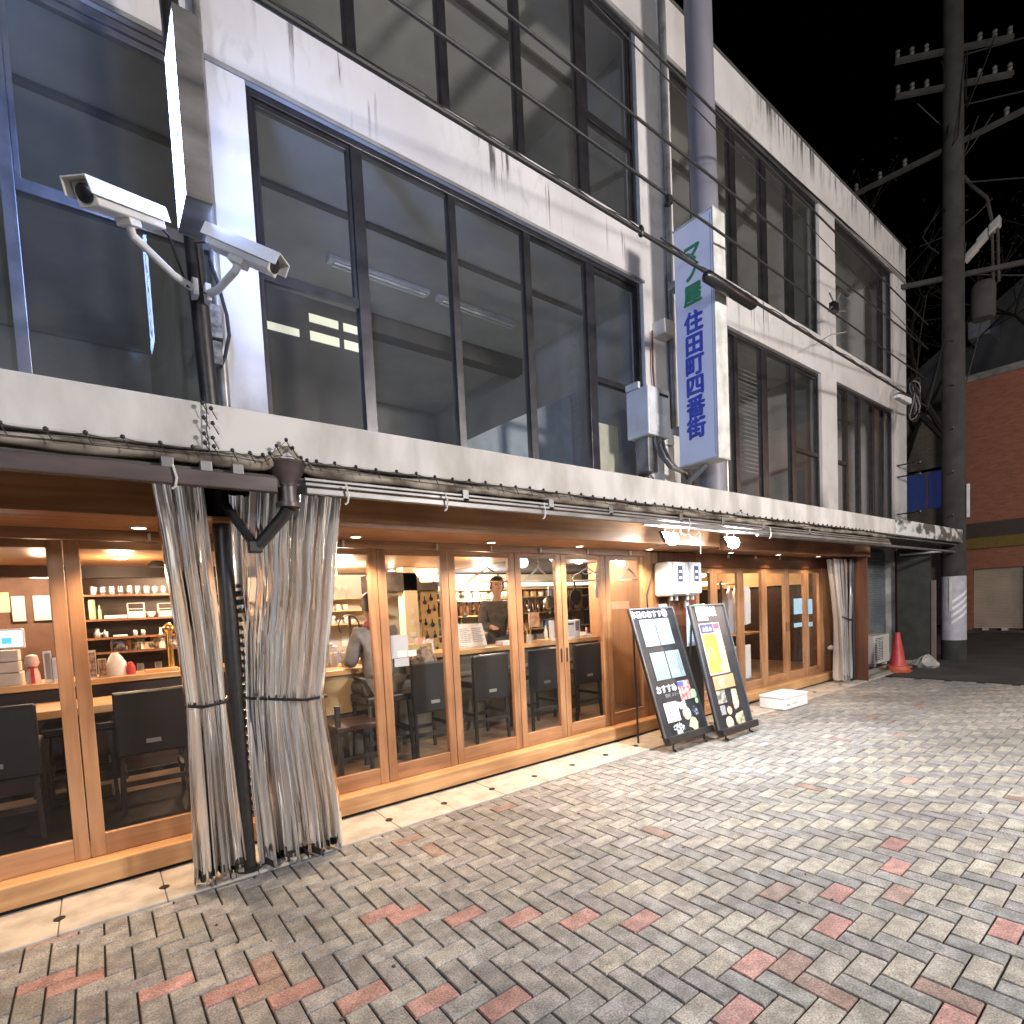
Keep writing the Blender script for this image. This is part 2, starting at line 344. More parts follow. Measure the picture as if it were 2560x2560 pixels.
while x < 13.4:
    z = rk.uniform(-.002, .003); kb.box(x+.0015, x+.4555, 3.42, 3.868, -.05, .006+z)
    x += .457
tag(kb.build('kerb', KERB, bevel=.006), kind='structure')
dh = MB(); x = -.25-.457*8
while x < 13.4:
    dh.lathe((x, 3.60, .0), [(.026,-.01),(.026,.0105)], 10)
    x += .457
tag(dh.build('kerb_drain_holes', BLK2), kind='structure')
# leaves and gum spots trodden into the paving
sp = MB(); rk = random.Random(11)
for x_, y_ in [(.42,2.75),(.37,2.98),(.33,2.85),(1.36,1.86),(.62,1.95),(.9,2.1),(3.6,1.35),(2.9,1.3),(2.6,1.2),(4.5,.9)]+[(rk.uniform(0,6),rk.uniform(.3,3.2)) for _ in range(22)]:
    k = rk.uniform(.004, .010); sp.lathe((x_, y_, 0), [(k,-.002),(k,.0025),(k*.5,.0035)], 7)
tag(sp.build('gum_spots', BLK2), kind='stuff')
# ------------------------------------------------------------ the building
B = thing('commercial_building', 'three storey white rendered building with dark window bands above a wooden restaurant front', 'building', (0, 0, 0))
X0, X1 = -3.0, 13.56
wb = MB()
wb.box(X0, X1, 3.90, 4.08, 5.015, 5.60); wb.box(X0, X1, 3.90, 4.08, 7.68, 8.34)
piers = [(-3,-2.6),(.80,1.03),(5.07,5.67),(9.56,10.15),(12.85,13.56)]
for a, b in piers:
    wb.box(a, b, 3.90, 4.08, 2.5, 5.015); wb.box(a, b, 3.90, 4.08, 5.60, 7.68)
wb.box(13.38, 13.56, 4.08, 9.2, 0, 8.34)
wb.box(X0, 13.38, 9.0, 9.2, 0, 8.34)
wb.build('wall', PLAST, B)
cap = MB().box(X0-.01, 13.585, 3.885, 4.10, 8.34, 8.375)
cap.build('parapet_cap', DKCONC, B, bevel=.006)
lip = MB().box(X0, 13.56, 3.882, 3.9, 7.645, 7.69).box(X0, 5.09, 3.884, 3.9, 5.0, 5.03)
lip.build('window_head_drip', CONC, B, bevel=.004)
st = MB()
st.box(X0, 13.38, 4.08, 9.0, 2.44, 2.58); st.box(X0, 13.38, 4.08, 9.0, 5.26, 5.36); st.box(X0, 13.38, 4.08, 9.0, 8.0, 8.12)
st.build('floor_slab', INF, B)
iw = MB()
for a, b in ((.86,.98),(5.3,5.42),(9.8,9.92)):
    iw.box(a, b, 4.08, 8.9, 2.58, 5.15); iw.box(a, b, 4.08, 8.9, 5.36, 7.86)
iw.box(X0, 13.38, 8.9, 8.99, 2.58, 5.15); iw.box(X0, 13.38, 7.4, 7.5, 5.36, 7.86)
iw.build('inner_wall', INW, B)
for z in (5.15, 7.86):
    for a, b in ((X0,.86),(.98,5.3),(5.42,9.8),(9.92,13.38)):
        MB().box(a, b, 4.09, 8.88, z, z+.03).build('inner_ceiling', INC, B)
        MB().box(a, b, 4.86, 4.92, z-.03, z-.002).build('ceiling_beam', INF, B)
    MB().box(.99, 5.29, 6.3, 6.5, z-.22, z-.002).build('ceiling_beam', INF, B)
def window(x0, x1, z0, z1, mull, trans, fm=ALU, y=3.975):
    fb = MB(); e = .045
    fb.box(x0, x0+e, y-.03, y+.05, z0, z1); fb.box(x1-e, x1, y-.03, y+.05, z0, z1)
    fb.box(x0+e, x1-e, y-.03, y+.05, z1-.05, z1); fb.box(x0+e, x1-e, y-.03, y+.05, z0, z0+.06)
    for a, b in mull: fb.box(a, b, y-.026, y+.046, z0+.06, z1-.05)
    for a, b, c, d in trans:
        fb.box(a, b, y-.022, y+.042, c, d)
        fb.box(a+.001, a+.028, y-.012, y+.03, d, z1-.051); fb.box(b-.028, b-.001, y-.012, y+.03, d, z1-.051); fb.box(a+.028, b-.028, y-.012, y+.03, z1-.09, z1-.052)
    o = fb.build('window', fm, B, bevel=.003)
    pb = MB(); xs = [x0+e]+[q for ab in mull for q in ab]+[x1-e]
    for i in range(0, len(xs), 2): pb.box(xs[i]+.002, xs[i+1]-.002, y+.002, y+.008, z0+.062, z1-.052)
    pb.build('glass_pane', WINGL, o)
    return o
window(-2.6, .80, 2.56, 5.015, [(-1.45,-1.37),(-.225,-.165)], [(-.165,.755,3.86,3.93)], ALU2)
window(1.03, 5.07, 2.56, 5.015, [(1.75,1.84),(2.59,2.66),(3.40,3.48),(4.22,4.33)], [(1.075,1.75,3.79,3.86),(4.33,5.025,3.80,3.86)])
window(5.67, 9.56, 2.56, 5.015, [(6.40,6.46),(7.02,7.11),(7.74,7.90),(8.62,8.75)], [(8.75,9.515,3.69,3.75)])
window(10.15, 12.85, 2.56, 5.015, [(10.64,10.72),(11.20,11.29),(11.86,11.95),(12.4,12.46)], [(10.195,10.64,3.69,3.75)])
window(-2.6, .80, 5.60, 7.68, [(-1.4,-1.32),(-.3,-.2)], [])
window(1.03, 5.07, 5.60, 7.68, [(1.77,1.85),(2.58,2.66),(3.39,3.47),(4.19,4.33)], [(4.33,5.025,6.42,6.50)])
window(5.67, 9.56, 5.60, 7.68, [(6.2,6.27),(7.02,7.16),(7.83,7.98),(8.61,8.78)], [])
window(10.15, 12.85, 5.60, 7.68, [(12.35,12.45)], [])
# window blinds in the third bay, a pale stair flank and tube lights in the second
bl = MB()
for k in range(24):
    z = 3.42+k*.066; bl.obox((8.32, 4.42, z), 1.04, .05, .006, (1,0,0), (0,.8,.6), (0,-.6,.8))
bl.build('window_blind', mat('blind_slats', (.42,.42,.42), .6), B)
MB().prism([(3.4,2.6),(5.28,2.6),(5.28,4.30),(4.1,3.72),(3.4,3.36)], (0,5.3,0), (1,0,0), (0,0,1), (0,.12,0)).build('stair_flank', mat('pale_blue_paint', (.42,.48,.52), .8), B)
MB().box(4.34, 4.80, 4.10, 4.12, 2.64, 3.45).build('window_backing_board', mat('cream_board', (.62,.60,.48), .8), B)
MB().tube([(2.86,4.3,2.6),(2.86,4.3,4.2)], .012).build('inner_pole', GREYMET, B)
lt = MB()
for x_, ln in ((2.15, 1.15), (3.42, 1.15)):
    lt.box(x_, x_+ln, 5.50, 5.60, 5.10, 5.148)
lt.build('tube_fitting', WHT, B)
lt = MB()
for x_, ln in ((2.2, 1.05), (3.47, 1.05)):
    lt.tube([(x_, 5.525, 5.085), (x_+ln, 5.525, 5.085)], .012); lt.tube([(x_, 5.575, 5.085), (x_+ln, 5.575, 5.085)], .012)
lt.build('fluorescent_tube', WHT, B, smooth=True)
# glowing panels imitate reflections in the panes; the partition is added to carry them
MB().box(.985, 2.82, 6.21, 6.25, 2.58, 4.95).build('inner_partition', INF, B)
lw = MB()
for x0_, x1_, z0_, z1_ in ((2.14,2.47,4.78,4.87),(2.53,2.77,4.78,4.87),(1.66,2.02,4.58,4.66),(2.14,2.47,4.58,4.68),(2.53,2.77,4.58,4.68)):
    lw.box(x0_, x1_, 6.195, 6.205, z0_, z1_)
lw.build('reflection_panel', emis('painted_reflection', (.86,.87,.70), .32), B)
for k, (x_, y_, z_, e_) in enumerate(((-.6,6.2,4.5,7),(2.2,5.6,4.3,13),(4.0,6.3,4.3,9),(7.6,6.4,4.3,10),(11.4,6.4,4.3,9),(2.9,5.6,7.0,9),(7.6,5.6,7.0,6),(11.4,5.6,7.0,2),(-.6,5.6,7.0,5))):  # unseen lamps and glowing boxes added to brighten the upper rooms
    o = MB().box(x_-.5, x_+.5, 8.6, 8.7, z_-.05, z_+.0).build('added_glow_box', emis('added_room_glow', (.95,.95,.82), .4) if k == 0 else bpy.data.materials['added_room_glow'], B)
    ld = bpy.data.lights.new('added_room_light', 'POINT'); ld.energy = e_*.62; ld.color = (.92,.96,.95); ld.shadow_soft_size = .5
    lo = bpy.data.objects.new('added_room_light', ld); C.objects.link(lo); lo.location = (x_, y_, z_-1.2); lo.parent = B
# canopy over the pavement
MB().box(X0, 9.905, 3.0, 3.90, 2.33, 2.56).build('canopy', CANOPY, B, bevel=.012)
MB().box(9.91, 13.55, 2.985, 3.90, 2.325, 2.575).build('canopy', CANOPY2, B, bevel=.012)
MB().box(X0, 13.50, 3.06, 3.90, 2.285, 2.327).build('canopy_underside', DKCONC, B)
# wooden lining under the canopy
MB().box(X0, .50, 3.36, 3.395, 2.052, 2.285).build('fascia_board', W_SOF, B, bevel=.003)
MB().box(.76, 5.58, 3.36, 3.395, 2.052, 2.285).build('fascia_board', W_SOF, B, bevel=.003)
MB().box(5.582, 9.98, 3.37, 3.40, 2.02, 2.285).build('fascia_board', W_DARKX, B, bevel=.003)
sf = MB(); yy = 3.397
while yy < 3.90:
    sf.box(X0, 5.60, yy, min(yy+.098, 3.925), 2.052, 2.08); yy += .101
sf.build('soffit', W_SOF, B, bevel=.002)
sf = MB(); yy = 3.402
while yy < 3.90:
    sf.box(5.602, 9.95, yy, min(yy+.098, 3.925), 2.05, 2.08); yy += .101
sf.build('soffit', W_DARKX, B, bevel=.002)
MB().box(X0, 4.98, 3.928, 4.02, 1.995, 2.12).build('door_head', W_X, B, bevel=.003)
MB().box(5.98, 9.95, 3.928, 4.02, 1.875, 2.12).build('door_head', W_DARKX, B, bevel=.003)
MB().box(X0, 10.02, 3.838, 4.02, .03, .157).build('wooden_step', W_STEP, B, bevel=.008)
MB().box(X0, 10.0, 3.875, 4.0, -.03, .029).build('step_gap_shade', BLK2, B)  # black strip paints the shade in the gap under the step
for x_ in (-.9,.3,1.49,2.28,2.83,3.41,4.05,4.72,6.7,7.4,8.1): MB().box(x_-.008, x_+.008, 3.905, 3.927, 2.0, 2.045).build('curtain_hook', WHT, B, bevel=.003)
def door(x0, x1, z1=1.993, sl=.07, top=.045, w_=(W_X, W_Z), handle=0, y=3.95, zb=.16):
    x0 += .0025; x1 -= .0025
    fb = MB(); fb.box(x0, x0+sl, y, y+.042, zb, z1); fb.box(x1-sl, x1, y, y+.042, zb, z1)
    o = fb.build('door', w_[1], B, bevel=.004)
    for za_, zc_ in ((zb,.285),(z1-top,z1)): MB().box(x0+sl, x1-sl, y+.003, y+.039, za_, zc_).build('door_rail', w_[0], o, bevel=.003)
    MB().box(x0+sl, x1-sl, y+.018, y+.024, .285, z1-top).build('glass_pane', CLEAR, o)
    if handle:
        hx = x0+sl/2 if handle < 0 else x1-sl/2
        MB().box(hx-.009, hx+.009, y-.006, y-.0005, .92, 1.06).build('handle', BLK, o, bevel=.002)
    return o
for a, b, h in [(-2.95,-2.25,0),(-2.25,-1.55,0),(-1.55,-.85,0),(-.85,-.11,0),(-.11,.53,0),(.53,1.17,0),(1.17,1.76,0),(1.76,2.395,0),(2.395,3.115,0),(3.115,3.695,1),(3.695,4.34,-1),(4.34,4.98,0)]:
    door(a, b, handle=h)
for a, b, h in [(5.98,6.395,0),(6.395,7.05,0),(7.05,7.685,0),(7.685,8.37,1),(8.37,9.02,-1),(9.02,9.56,0)]:
    door(a, b, z1=1.872, sl=.078, top=.068, handle=h)
wp = MB(); xx = 4.982
while xx < 5.97:
    wp.box(xx, min(xx+.138, 5.978), 3.95, 3.99, .16, 2.05); xx += .142
wp.build('timber_panel', W_Z, B, bevel=.004)
MB().box(5.24, 5.978, 3.938, 3.948, .16, 2.05).build('timber_panel', W_DARK, B, bevel=.003)
MB().box(9.562, 9.95, 3.93, 4.03, .16, 2.05).build('timber_panel', W_Z, B, bevel=.003)
MB().box(9.95, 10.0, 3.42, 4.25, 0, 2.28).build('end_panel', W_DARK, B)
MB().box(9.965, 10.96, 4.25, 4.33, 0, 2.28).build('return_wall', DKCONC, B)
# recessed shutter, dark pillar and metal partition at the far end
sh = MB(); z = .06
while z < 2.26:
    sh.prism([(0,0),(.012,.012),(.012,.034),(0,.046)], (10.98,4.25,z), (0,-1,0), (0,0,1), (2.42,0,0)); z += .047
sh.build('roller_shutter', mat('grey_blue_shutter', (.30,.32,.36), .5, metal=.3, col2=(.20,.21,.23), scale=2), B)
MB().box(10.98, 13.4, 4.215, 4.26, .0, .058).build('shutter_bottom_rail', GREYMET, B)
MB().box(13.405, 13.56, 3.98, 4.08, 0, 2.28).build('corner_pillar', W_DARK, B)
MB().box(13.2, 13.235, 3.40, 3.975, 0, 1.62).box(13.2,13.23,3.42,3.975,1.624,2.28).build('metal_partition', mat('dark_sheet_metal', (.06,.06,.052), .6, col2=(.04,.04,.036)), B)
MB().box(13.17, 13.25, 3.33, 3.398, 0, 1.62).build('partition_post', mat('faded_pink_post', (.20,.15,.14), .6), B, bevel=.004)
# ground floor room shell
rm = MB()
rm.box(X0, 10.96, 8.3, 8.4, .0, 2.2); rm.box(6.86, 6.9, 5.2, 8.3, 0, 2.05); rm.box(5.45, 6.86, 5.20, 5.24, 0, 2.05); rm.box(-3.1, -3.0, 4.05, 8.3, 0, 2.2); rm.box(10.9, 10.96, 4.34, 8.3, 0, 2.2)
rm.build('room_wall', W_BROWN, B)
MB().box(X0, 10.9, 4.03, 8.3, .10, .152).build('room_floor', FLOOR, B)
cl = MB(); yy = 4.05
while yy < 8.3: cl.box(X0, 3.85, yy, yy+.147, 2.03, 2.05); yy += .15
cl.build('room_ceiling', wood('room_ceiling_boards', (.60,.33,.16), (.40,.20,.09), 0, rough=.4), B)
MB().box(3.852, 5.35, 4.05, 5.15, 2.028, 2.05).box(3.852, 6.85, 5.152, 8.3, 2.028, 2.05).build('dark_ceiling_panel', mat('navy_ceiling', (.035,.035,.06), .5), B)
MB().box(X0, 2.2, 6.0, 6.1, 1.93, 2.03).build('ceiling_bulkhead', W_BROWN, B)
cl = MB().box(5.42, 10.9, 4.05, 5.14, 2.03, 2.06).box(6.91, 10.9, 5.142, 8.3, 2.03, 2.06); cl.build('room_ceiling', wood('right_ceiling_boards', (.66,.42,.22), (.50,.29,.13), 0, rough=.5), B)
MB().box(5.36, 5.41, 4.03, 5.19, .153, 2.045).build('partition', wood('light_brown_partition', (.42,.21,.095), (.33,.15,.065), 2, rough=.5), B)
MB().box(5.352, 5.3585, 4.30, 4.95, .16, 1.76).build('partition_door', wood('partition_door_wood', (.38,.19,.085), (.30,.14,.06), 2, rough=.5), B)
MB().box(5.346, 5.3515, 4.48, 4.78, 1.40, 1.50).build('name_plate', mat('dusty_pink_plate', (.55,.36,.27), .6), B)
MB().box(10.80, 10.84, 4.10, 8.2, 1.66, 2.02).build('beige_bulkhead', mat('warm_beige_bulkhead', (.80,.58,.34), .8), B)
# downlights in the soffit
LW = (1, .68, .42)
DL = emis('warm_downlight', (1, .78, .50), 14)
for i, x_ in enumerate((-1.1,.24,1.52,2.71,3.76,4.83,6.46,7.70,8.97)):
    o = MB().lathe((x_, 3.74, 2.04), [(.044,.0135),(.044,.006),(.036,.004),(.034,.0135)], 20).build('downlight', WHT, B, smooth=True)
    MB().lathe((x_, 3.74, 2.0465), [(.032,0),(.032,.003)], 20).build('downlight_lens', DL, o)
    ld = bpy.data.lights.new('downlight_lamp', 'SPOT'); ld.energy = 55 if x_ < 5.5 else 12; ld.color = LW; ld.spot_size = R(125); ld.spot_blend = .6; ld.shadow_soft_size = .03
    lo = bpy.data.objects.new('downlight_lamp', ld); C.objects.link(lo); lo.location = (x_, 3.74, 2.038); lo.parent = B
def lamp(name, kind, loc, e, col, size=.1, parent=None, rot=None, sy=None, spot=None):
    l = bpy.data.lights.new(name, kind); l.energy = e; l.color = col
    if kind == 'AREA':
        l.size = size
        if sy: l.shape = 'RECTANGLE'; l.size_y = sy
    else: l.shadow_soft_size = size
    if spot: l.spot_size = spot; l.spot_blend = .8
    o = bpy.data.objects.new(name, l); C.objects.link(o); o.location = loc
    if rot: o.rotation_euler = rot
    if parent: o.parent = parent
    return o
# ------------------------------------------------------------ street lamps (behind the photographer) that light the scene
def street_lamp(loc, label, e, col, reach=.9, h=6.0, face=1):
    t_ = thing('street_lamp', label, 'street lamp', loc)
    MB().lathe((0,0,0), [(.10,0),(.10,.25),(.065,.3),(.05,h)], 12).build('pole', BLK, t_, smooth=True)
    MB().tube([(0,0,h-.1),(0,face*.4,h+.12),(0,face*reach,h+.15)], .028).build('arm', BLK, t_, smooth=True)
    MB().lathe((0,face*reach,h+.075), [(.17,0),(.16,.04),(.05,.1)], 16).build('lamp_cap', BLK, t_, smooth=True)
    MB().lathe((0, face*reach, h-.06), [(.02,-.16),(.12,-.12),(.15,0),(.12,.10),(.05,.14)], 16).build('globe', emis('street_lamp_globe', col, 10), t_, smooth=True)
    lamp('street_lamp_light', 'POINT', (0, face*reach, h-.26), e, col, .34, t_)
    return t_
street_lamp((5.2,-4.2,0), 'black street lamp on the near side of the street lighting the paving', 1380, (1, .93, .88), h=4.7)
street_lamp((-5.0,-6.5,0), 'black street lamp behind the photographer lighting the left facade', 900, (.78, .85, 1), h=4.6)
street_lamp((11.5,-8.5,0), 'black street lamp across the street lighting the far bays', 500, (.98, .95, .92), h=5.4)
street_lamp((18.5,-5.5,0), 'black street lamp far along the street near the brick building', 360, (1, .70, .50), h=5.0)
# ------------------------------------------------------------ black pole with the lit sign
T = thing('sign_pole', 'black steel pole rising through the canopy beside the plastic curtains', 'pole', (.632, 3.50, 0))
MB().tube([(0,0,0),(-.004,0,1.0),(-.006,0,1.35),(-.01,0,2.27)], [.038,.038,.048,.052], 16).tube([(-.018,0,2.57),(-.085,0,5.6)], .048, 16).build('shaft', BLK, T, smooth=True)
MB().tube([(-.01,0,2.27),(-.018,0,2.57)], .049, 16).build('shaft', BLK, T, smooth=True)
MB().lathe((0,0,0), [(.07,0),(.07,.012),(.035,.03)], 16).build('base_collar', BLK, T, smooth=True)
lc = MB()
for k in range(30):
    z = .35+k*.05; lc.obox((.042 if k < 18 else .050,-.01,z), .016, .03, .03, (1,0,.3), (0,1,0), (-.3,0,1))
lc.build('curtain_lacing', BLK2, T)
lb = thing('light_box_sign', 'tall thin light box glowing blue white on the black pole', 'sign', (.5475, 3.15, 3.515))
MB().box(-.057,.057,-.16,-.148,0,.86).box(-.057,.057,.148,.16,0,.86).box(-.057,.057,-.148,.148,.848,.86).box(-.057,.057,-.148,.148,0,.012).build('frame', GREYMET, lb, bevel=.004)
GLW = emis('sign_glow', (.32, .48, 1.0), 34)
MB().box(-.054,-.046,-.147,.147,.013,.847).build('sign_face', GLW, lb)
MB().box(.046,.054,-.147,.147,.013,.847).build('sign_face', GLW, lb)
for s_, x_ in ((-1,-.0555),(1,.0555)):
    mk = MB()
    for k in range(9): mk.obox((x_, -.02, .74-k*.076), .002, .10, .018).obox((x_, -.055 if k % 2 else .02, .74-k*.076-.02), .002, .02, .05)
    mk.build('sign_lettering', GREEN, lb)
MB().box(-.02,.02,.155,.33,.12,.15).box(-.02,.02,.155,.33,.70,.73).build('bracket', BLK, lb)
# ------------------------------------------------------------ security cameras
def cctv(front, rear, pole, label):
    fr, re = Vector(front), Vector(rear); o = re; t_ = thing('security_camera', label, 'camera', tuple(o))
    ax = (fr-re).normalized(); side = ax.cross(Vector((0,0,1))).normalized(); up = side.cross(ax); L_ = (fr-re).length; c = ax*L_/2
    MB().obox(c, L_*.94, .088, .085, ax, side, up).build('housing', WHT, t_, bevel=.01)
    MB().prism([(-.058,-.012),(-.052,.05),(.052,.05),(.058,-.012),(.054,-.012),(.048,.045),(-.048,.045),(-.054,-.012)], ax*(-.01), side, up, ax*(L_+.045)).build('sunshield', WHT, t_)
    MB().obox(ax*(L_*.97), .012, .09, .088, ax, side, up).build('bezel', OFFW, t_, bevel=.006)
    MB().lathe(ax*(L_*.985-.004), [(.034,0),(.034,.012),(.027,.016)], 18, ax=ax).build('lens_window', BLK2, t_, smooth=True)
    pl = Vector(pole)-re; mid = c-up*.10
    MB().tube([c-up*.04, mid, mid*.4+pl*.6-Vector((0,0,.02)), pl], [.022,.018,.018,.022], 10).build('mount_arm', WHT, t_, smooth=True)
    MB().obox(c-up*.055, .08, .07, .03, ax, side, up).build('swivel_plate', WHT, t_, bevel=.004); MB().obox(pl, .03, .08, .09).build('mount_plate', WHT, t_, bevel=.004)
    MB().tube([ax*.0-up*.02, ax*(-.06)-up*.05, pl*.6-up*.10, pl], .006, 6).build('camera_cable', CABLE, t_, smooth=True)
cctv((.093,2.82,3.255), (.386,3.16,3.453), (.568,3.44,3.32), 'white security camera pointing left from the black pole')
cctv((.86,2.94,3.285), (.61,3.16,3.453), (.63,3.44,3.31), 'white security camera pointing right from the black pole')
jb = MB(); jb.box(-.03,.04,-.03,.05,0,.20); jb.box(-.028,.03,-.028,.04,-.16,-.02)
o = jb.build('junction_box', mat('dirty_box_grey', (.30,.30,.30), .6, col2=(.06,.06,.06), scale=20), None, bevel=.004); o.location = (.72, 3.80, 3.24)
tag(o, 'grimy grey junction box on the pier behind the black pole', 'junction box')
o = MB().tube([(0,0,0),(.035,.0,-.12),(.075,.01,-.30),(.08,.01,-.42),(.05,.02,-.55),(.02,.02,-.62)], .011, 8).build('drooping_cable', CABLE, smooth=True); o.location = (.72,3.78,3.70)
tag(o, 'loose black cable bowing out beside the pole on the white pier', 'cable')
o = MB().tube([(0,0,-.64),(0,0,2.4)], .028, 10).build('conduit', GALV, smooth=True); o.location = (.765,3.87,3.2)
tag(o, 'grey conduit running up the pier beside the black pole', 'pipe')
# ------------------------------------------------------------ clear vinyl curtains
def vinyl():
    m, t, p = base_nodes('clear_vinyl'); N, L = t.nodes.new, t.links.new; t.nodes.remove(p)
    tr = N('ShaderNodeBsdfTransparent'); tr.inputs[0].default_value = (.98,.975,.97,1)
    gl = N('ShaderNodeBsdfGlossy'); gl.inputs['Roughness'].default_value = .13; gl.inputs[0].default_value = (1,1,1,1)
    df = N('ShaderNodeBsdfDiffuse'); df.inputs[0].default_value = (.90,.88,.86,1)
    tl = N('ShaderNodeBsdfTranslucent'); tl.inputs[0].default_value = (.92,.89,.85,1)
    md = N('ShaderNodeMixShader'); md.inputs[0].default_value = .5; L(df.outputs[0], md.inputs[1]); L(tl.outputs[0], md.inputs[2])
    tc = N('ShaderNodeTexCoord'); mp = N('ShaderNodeMapping'); mp.inputs['Scale'].default_value = (1.8,1.8,.35); L(tc.outputs['Object'], mp.inputs[0])
    no = N('ShaderNodeTexNoise'); no.inputs['Scale'].default_value = 2.2; no.inputs['Detail'].default_value = 5; L(mp.outputs[0], no.inputs[0])
    sx = N('ShaderNodeSeparateXYZ'); L(tc.outputs['Object'], sx.inputs[0])
    gr = N('ShaderNodeMapRange'); gr.inputs[1].default_value = .5; gr.inputs[2].default_value = .0; gr.inputs[3].default_value = 0; gr.inputs[4].default_value = .35; L(sx.outputs[2], gr.inputs[0])
    mr = N('ShaderNodeMapRange'); mr.inputs[1].default_value = .35; mr.inputs[2].default_value = .7; mr.inputs[3].default_value = .36; mr.inputs[4].default_value = .58; L(no.outputs[0], mr.inputs[0])
    ad = N('ShaderNodeMath'); ad.operation = 'ADD'; L(gr.outputs[0], ad.inputs[0]); L(mr.outputs[0], ad.inputs[1])
    m1 = N('ShaderNodeMixShader'); L(ad.outputs[0], m1.inputs[0]); L(tr.outputs[0], m1.inputs[1]); L(md.outputs[0], m1.inputs[2])
    lw_ = N('ShaderNodeLayerWeight'); lw_.inputs[0].default_value = .50
    m2 = N('ShaderNodeMixShader'); L(lw_.outputs['Fresnel'], m2.inputs[0]); L(m1.outputs[0], m2.inputs[1]); L(gl.outputs[0], m2.inputs[2])
    b = N('ShaderNodeBump'); b.inputs['Strength'].default_value = .35; b.inputs['Distance'].default_value = .012; n2 = N('ShaderNodeTexNoise'); n2.inputs['Scale'].default_value = 3; mp2 = N('ShaderNodeMapping'); mp2.inputs['Scale'].default_value = (4,4,1); L(tc.outputs['Object'], mp2.inputs[0]); L(mp2.outputs[0], n2.inputs[0])
    L(n2.outputs[0], b.inputs['Height']); L(b.outputs[0], gl.inputs['Normal'])
    L(m2.outputs[0], t.nodes['Material Output'].inputs[0]); return m
VIN = vinyl()
GRIME = mat('black_grime', (.02,.018,.016), .8, col2=(.05,.045,.04), scale=30)
def ramp(pts, z):
    for (a, x), (b, y) in zip(pts, pts[1:]):
        if (a-z)*(b-z) <= 0:
            k = (z-a)/(b-a) if b != a else 0; k = k*k*(3-2*k) if False else k
            return x+(y-x)*k
    return pts[0][1] if abs(z-pts[0][0]) < abs(z-pts[-1][0]) else pts[-1][1]
def sheet(zt, zb, left, right, yc, amp, n, seed, nu=150, nv=50, ragged=.05, lean_=True):
    rd = random.Random(seed); ph = [rd.uniform(0,6.28) for _ in range(8)]; mb = MB(); idx = {}
    for i in range(nv+1):
        for j in range(nu+1):
            u = j/nu; zlow = zb+ragged*(.5+.5*math.sin(u*23+ph[0]))*(.5+.5*math.sin(u*51+ph[1]))
            z = zt+(zlow-zt)*i/nv
            xl, xr = ramp(left, z), ramp(right, z); A = ramp(amp, z)
            uu_ = u+.016*math.sin(u*23+ph[2]+z*.5)+.006*math.sin(z*2+ph[3])
            x = xl+(xr-xl)*u+.35*A*math.sin(uu_*n*6.283*.5+ph[4]+z*.3)
            y = yc+A*(math.sin(uu_*n*6.283+ph[5])+.28*math.sin(uu_*n*13.1+ph[6]+z)+.10*math.sin(z*7+u*9))
            if lean_:
                yl = ramp([(2.3,3.20),(2.0,3.27),(1.5,3.40),(1.05,3.47),(0,3.44)], z)+(yc-3.5); x *= yl/3.5; y += yl-yc
            idx[i, j] = len(mb.v); mb.v.append((x, y, z))
    for i in range(nv):
        for j in range(nu):
            mb.f.append((idx[i,j], idx[i,j+1], idx[i+1,j+1], idx[i+1,j])); mb.mi.append(1 if i > nv-2 and math.sin(j*.21+ph[7])+.5*math.sin(j*.6) > .35 else 0)
    return mb
def bundle(label, specs, straps, loc):
    t_ = thing('vinyl_curtain', label, 'curtain', loc)
    for i, sp_ in enumerate(specs):
        mb = sheet(*sp_); mb.v = [(x-loc[0], y-loc[1], z-loc[2]) for x, y, z in mb.v]
        mb.build('vinyl_sheet', [VIN, GRIME], t_, smooth=True, recalc=False)
    for pts, r in straps:
        MB().tube([(x-loc[0], y-loc[1], z-loc[2]) for x, y, z in pts], r, 8).build('tie_strap', BLK2, t_, smooth=True)
    return t_
AMPL = [(2.3,.015),(1.6,.035),(1.05,.018),(.7,.035),(0,.045)]
bundle('clear vinyl curtain gathered on the left side of the black pole', [
    (2.25,.015,[(2.25,.285),(1.9,.325),(1.4,.355),(1.04,.37),(.6,.355),(0,.335)],[(2.25,.53),(1.8,.535),(1.4,.56),(1.04,.57),(.5,.58),(0,.60)],3.50,AMPL,5,1),
    (2.24,.03,[(2.25,.32),(1.6,.36),(1.04,.38),(0,.37)],[(2.25,.54),(1.4,.565),(1.04,.565),(0,.595)],3.575,AMPL,3,2)],
    [([(.362,3.47,1.035),(.45,3.445,1.02),(.56,3.46,1.03),(.60,3.60,1.04)], .009)], (.46,3.5,0))
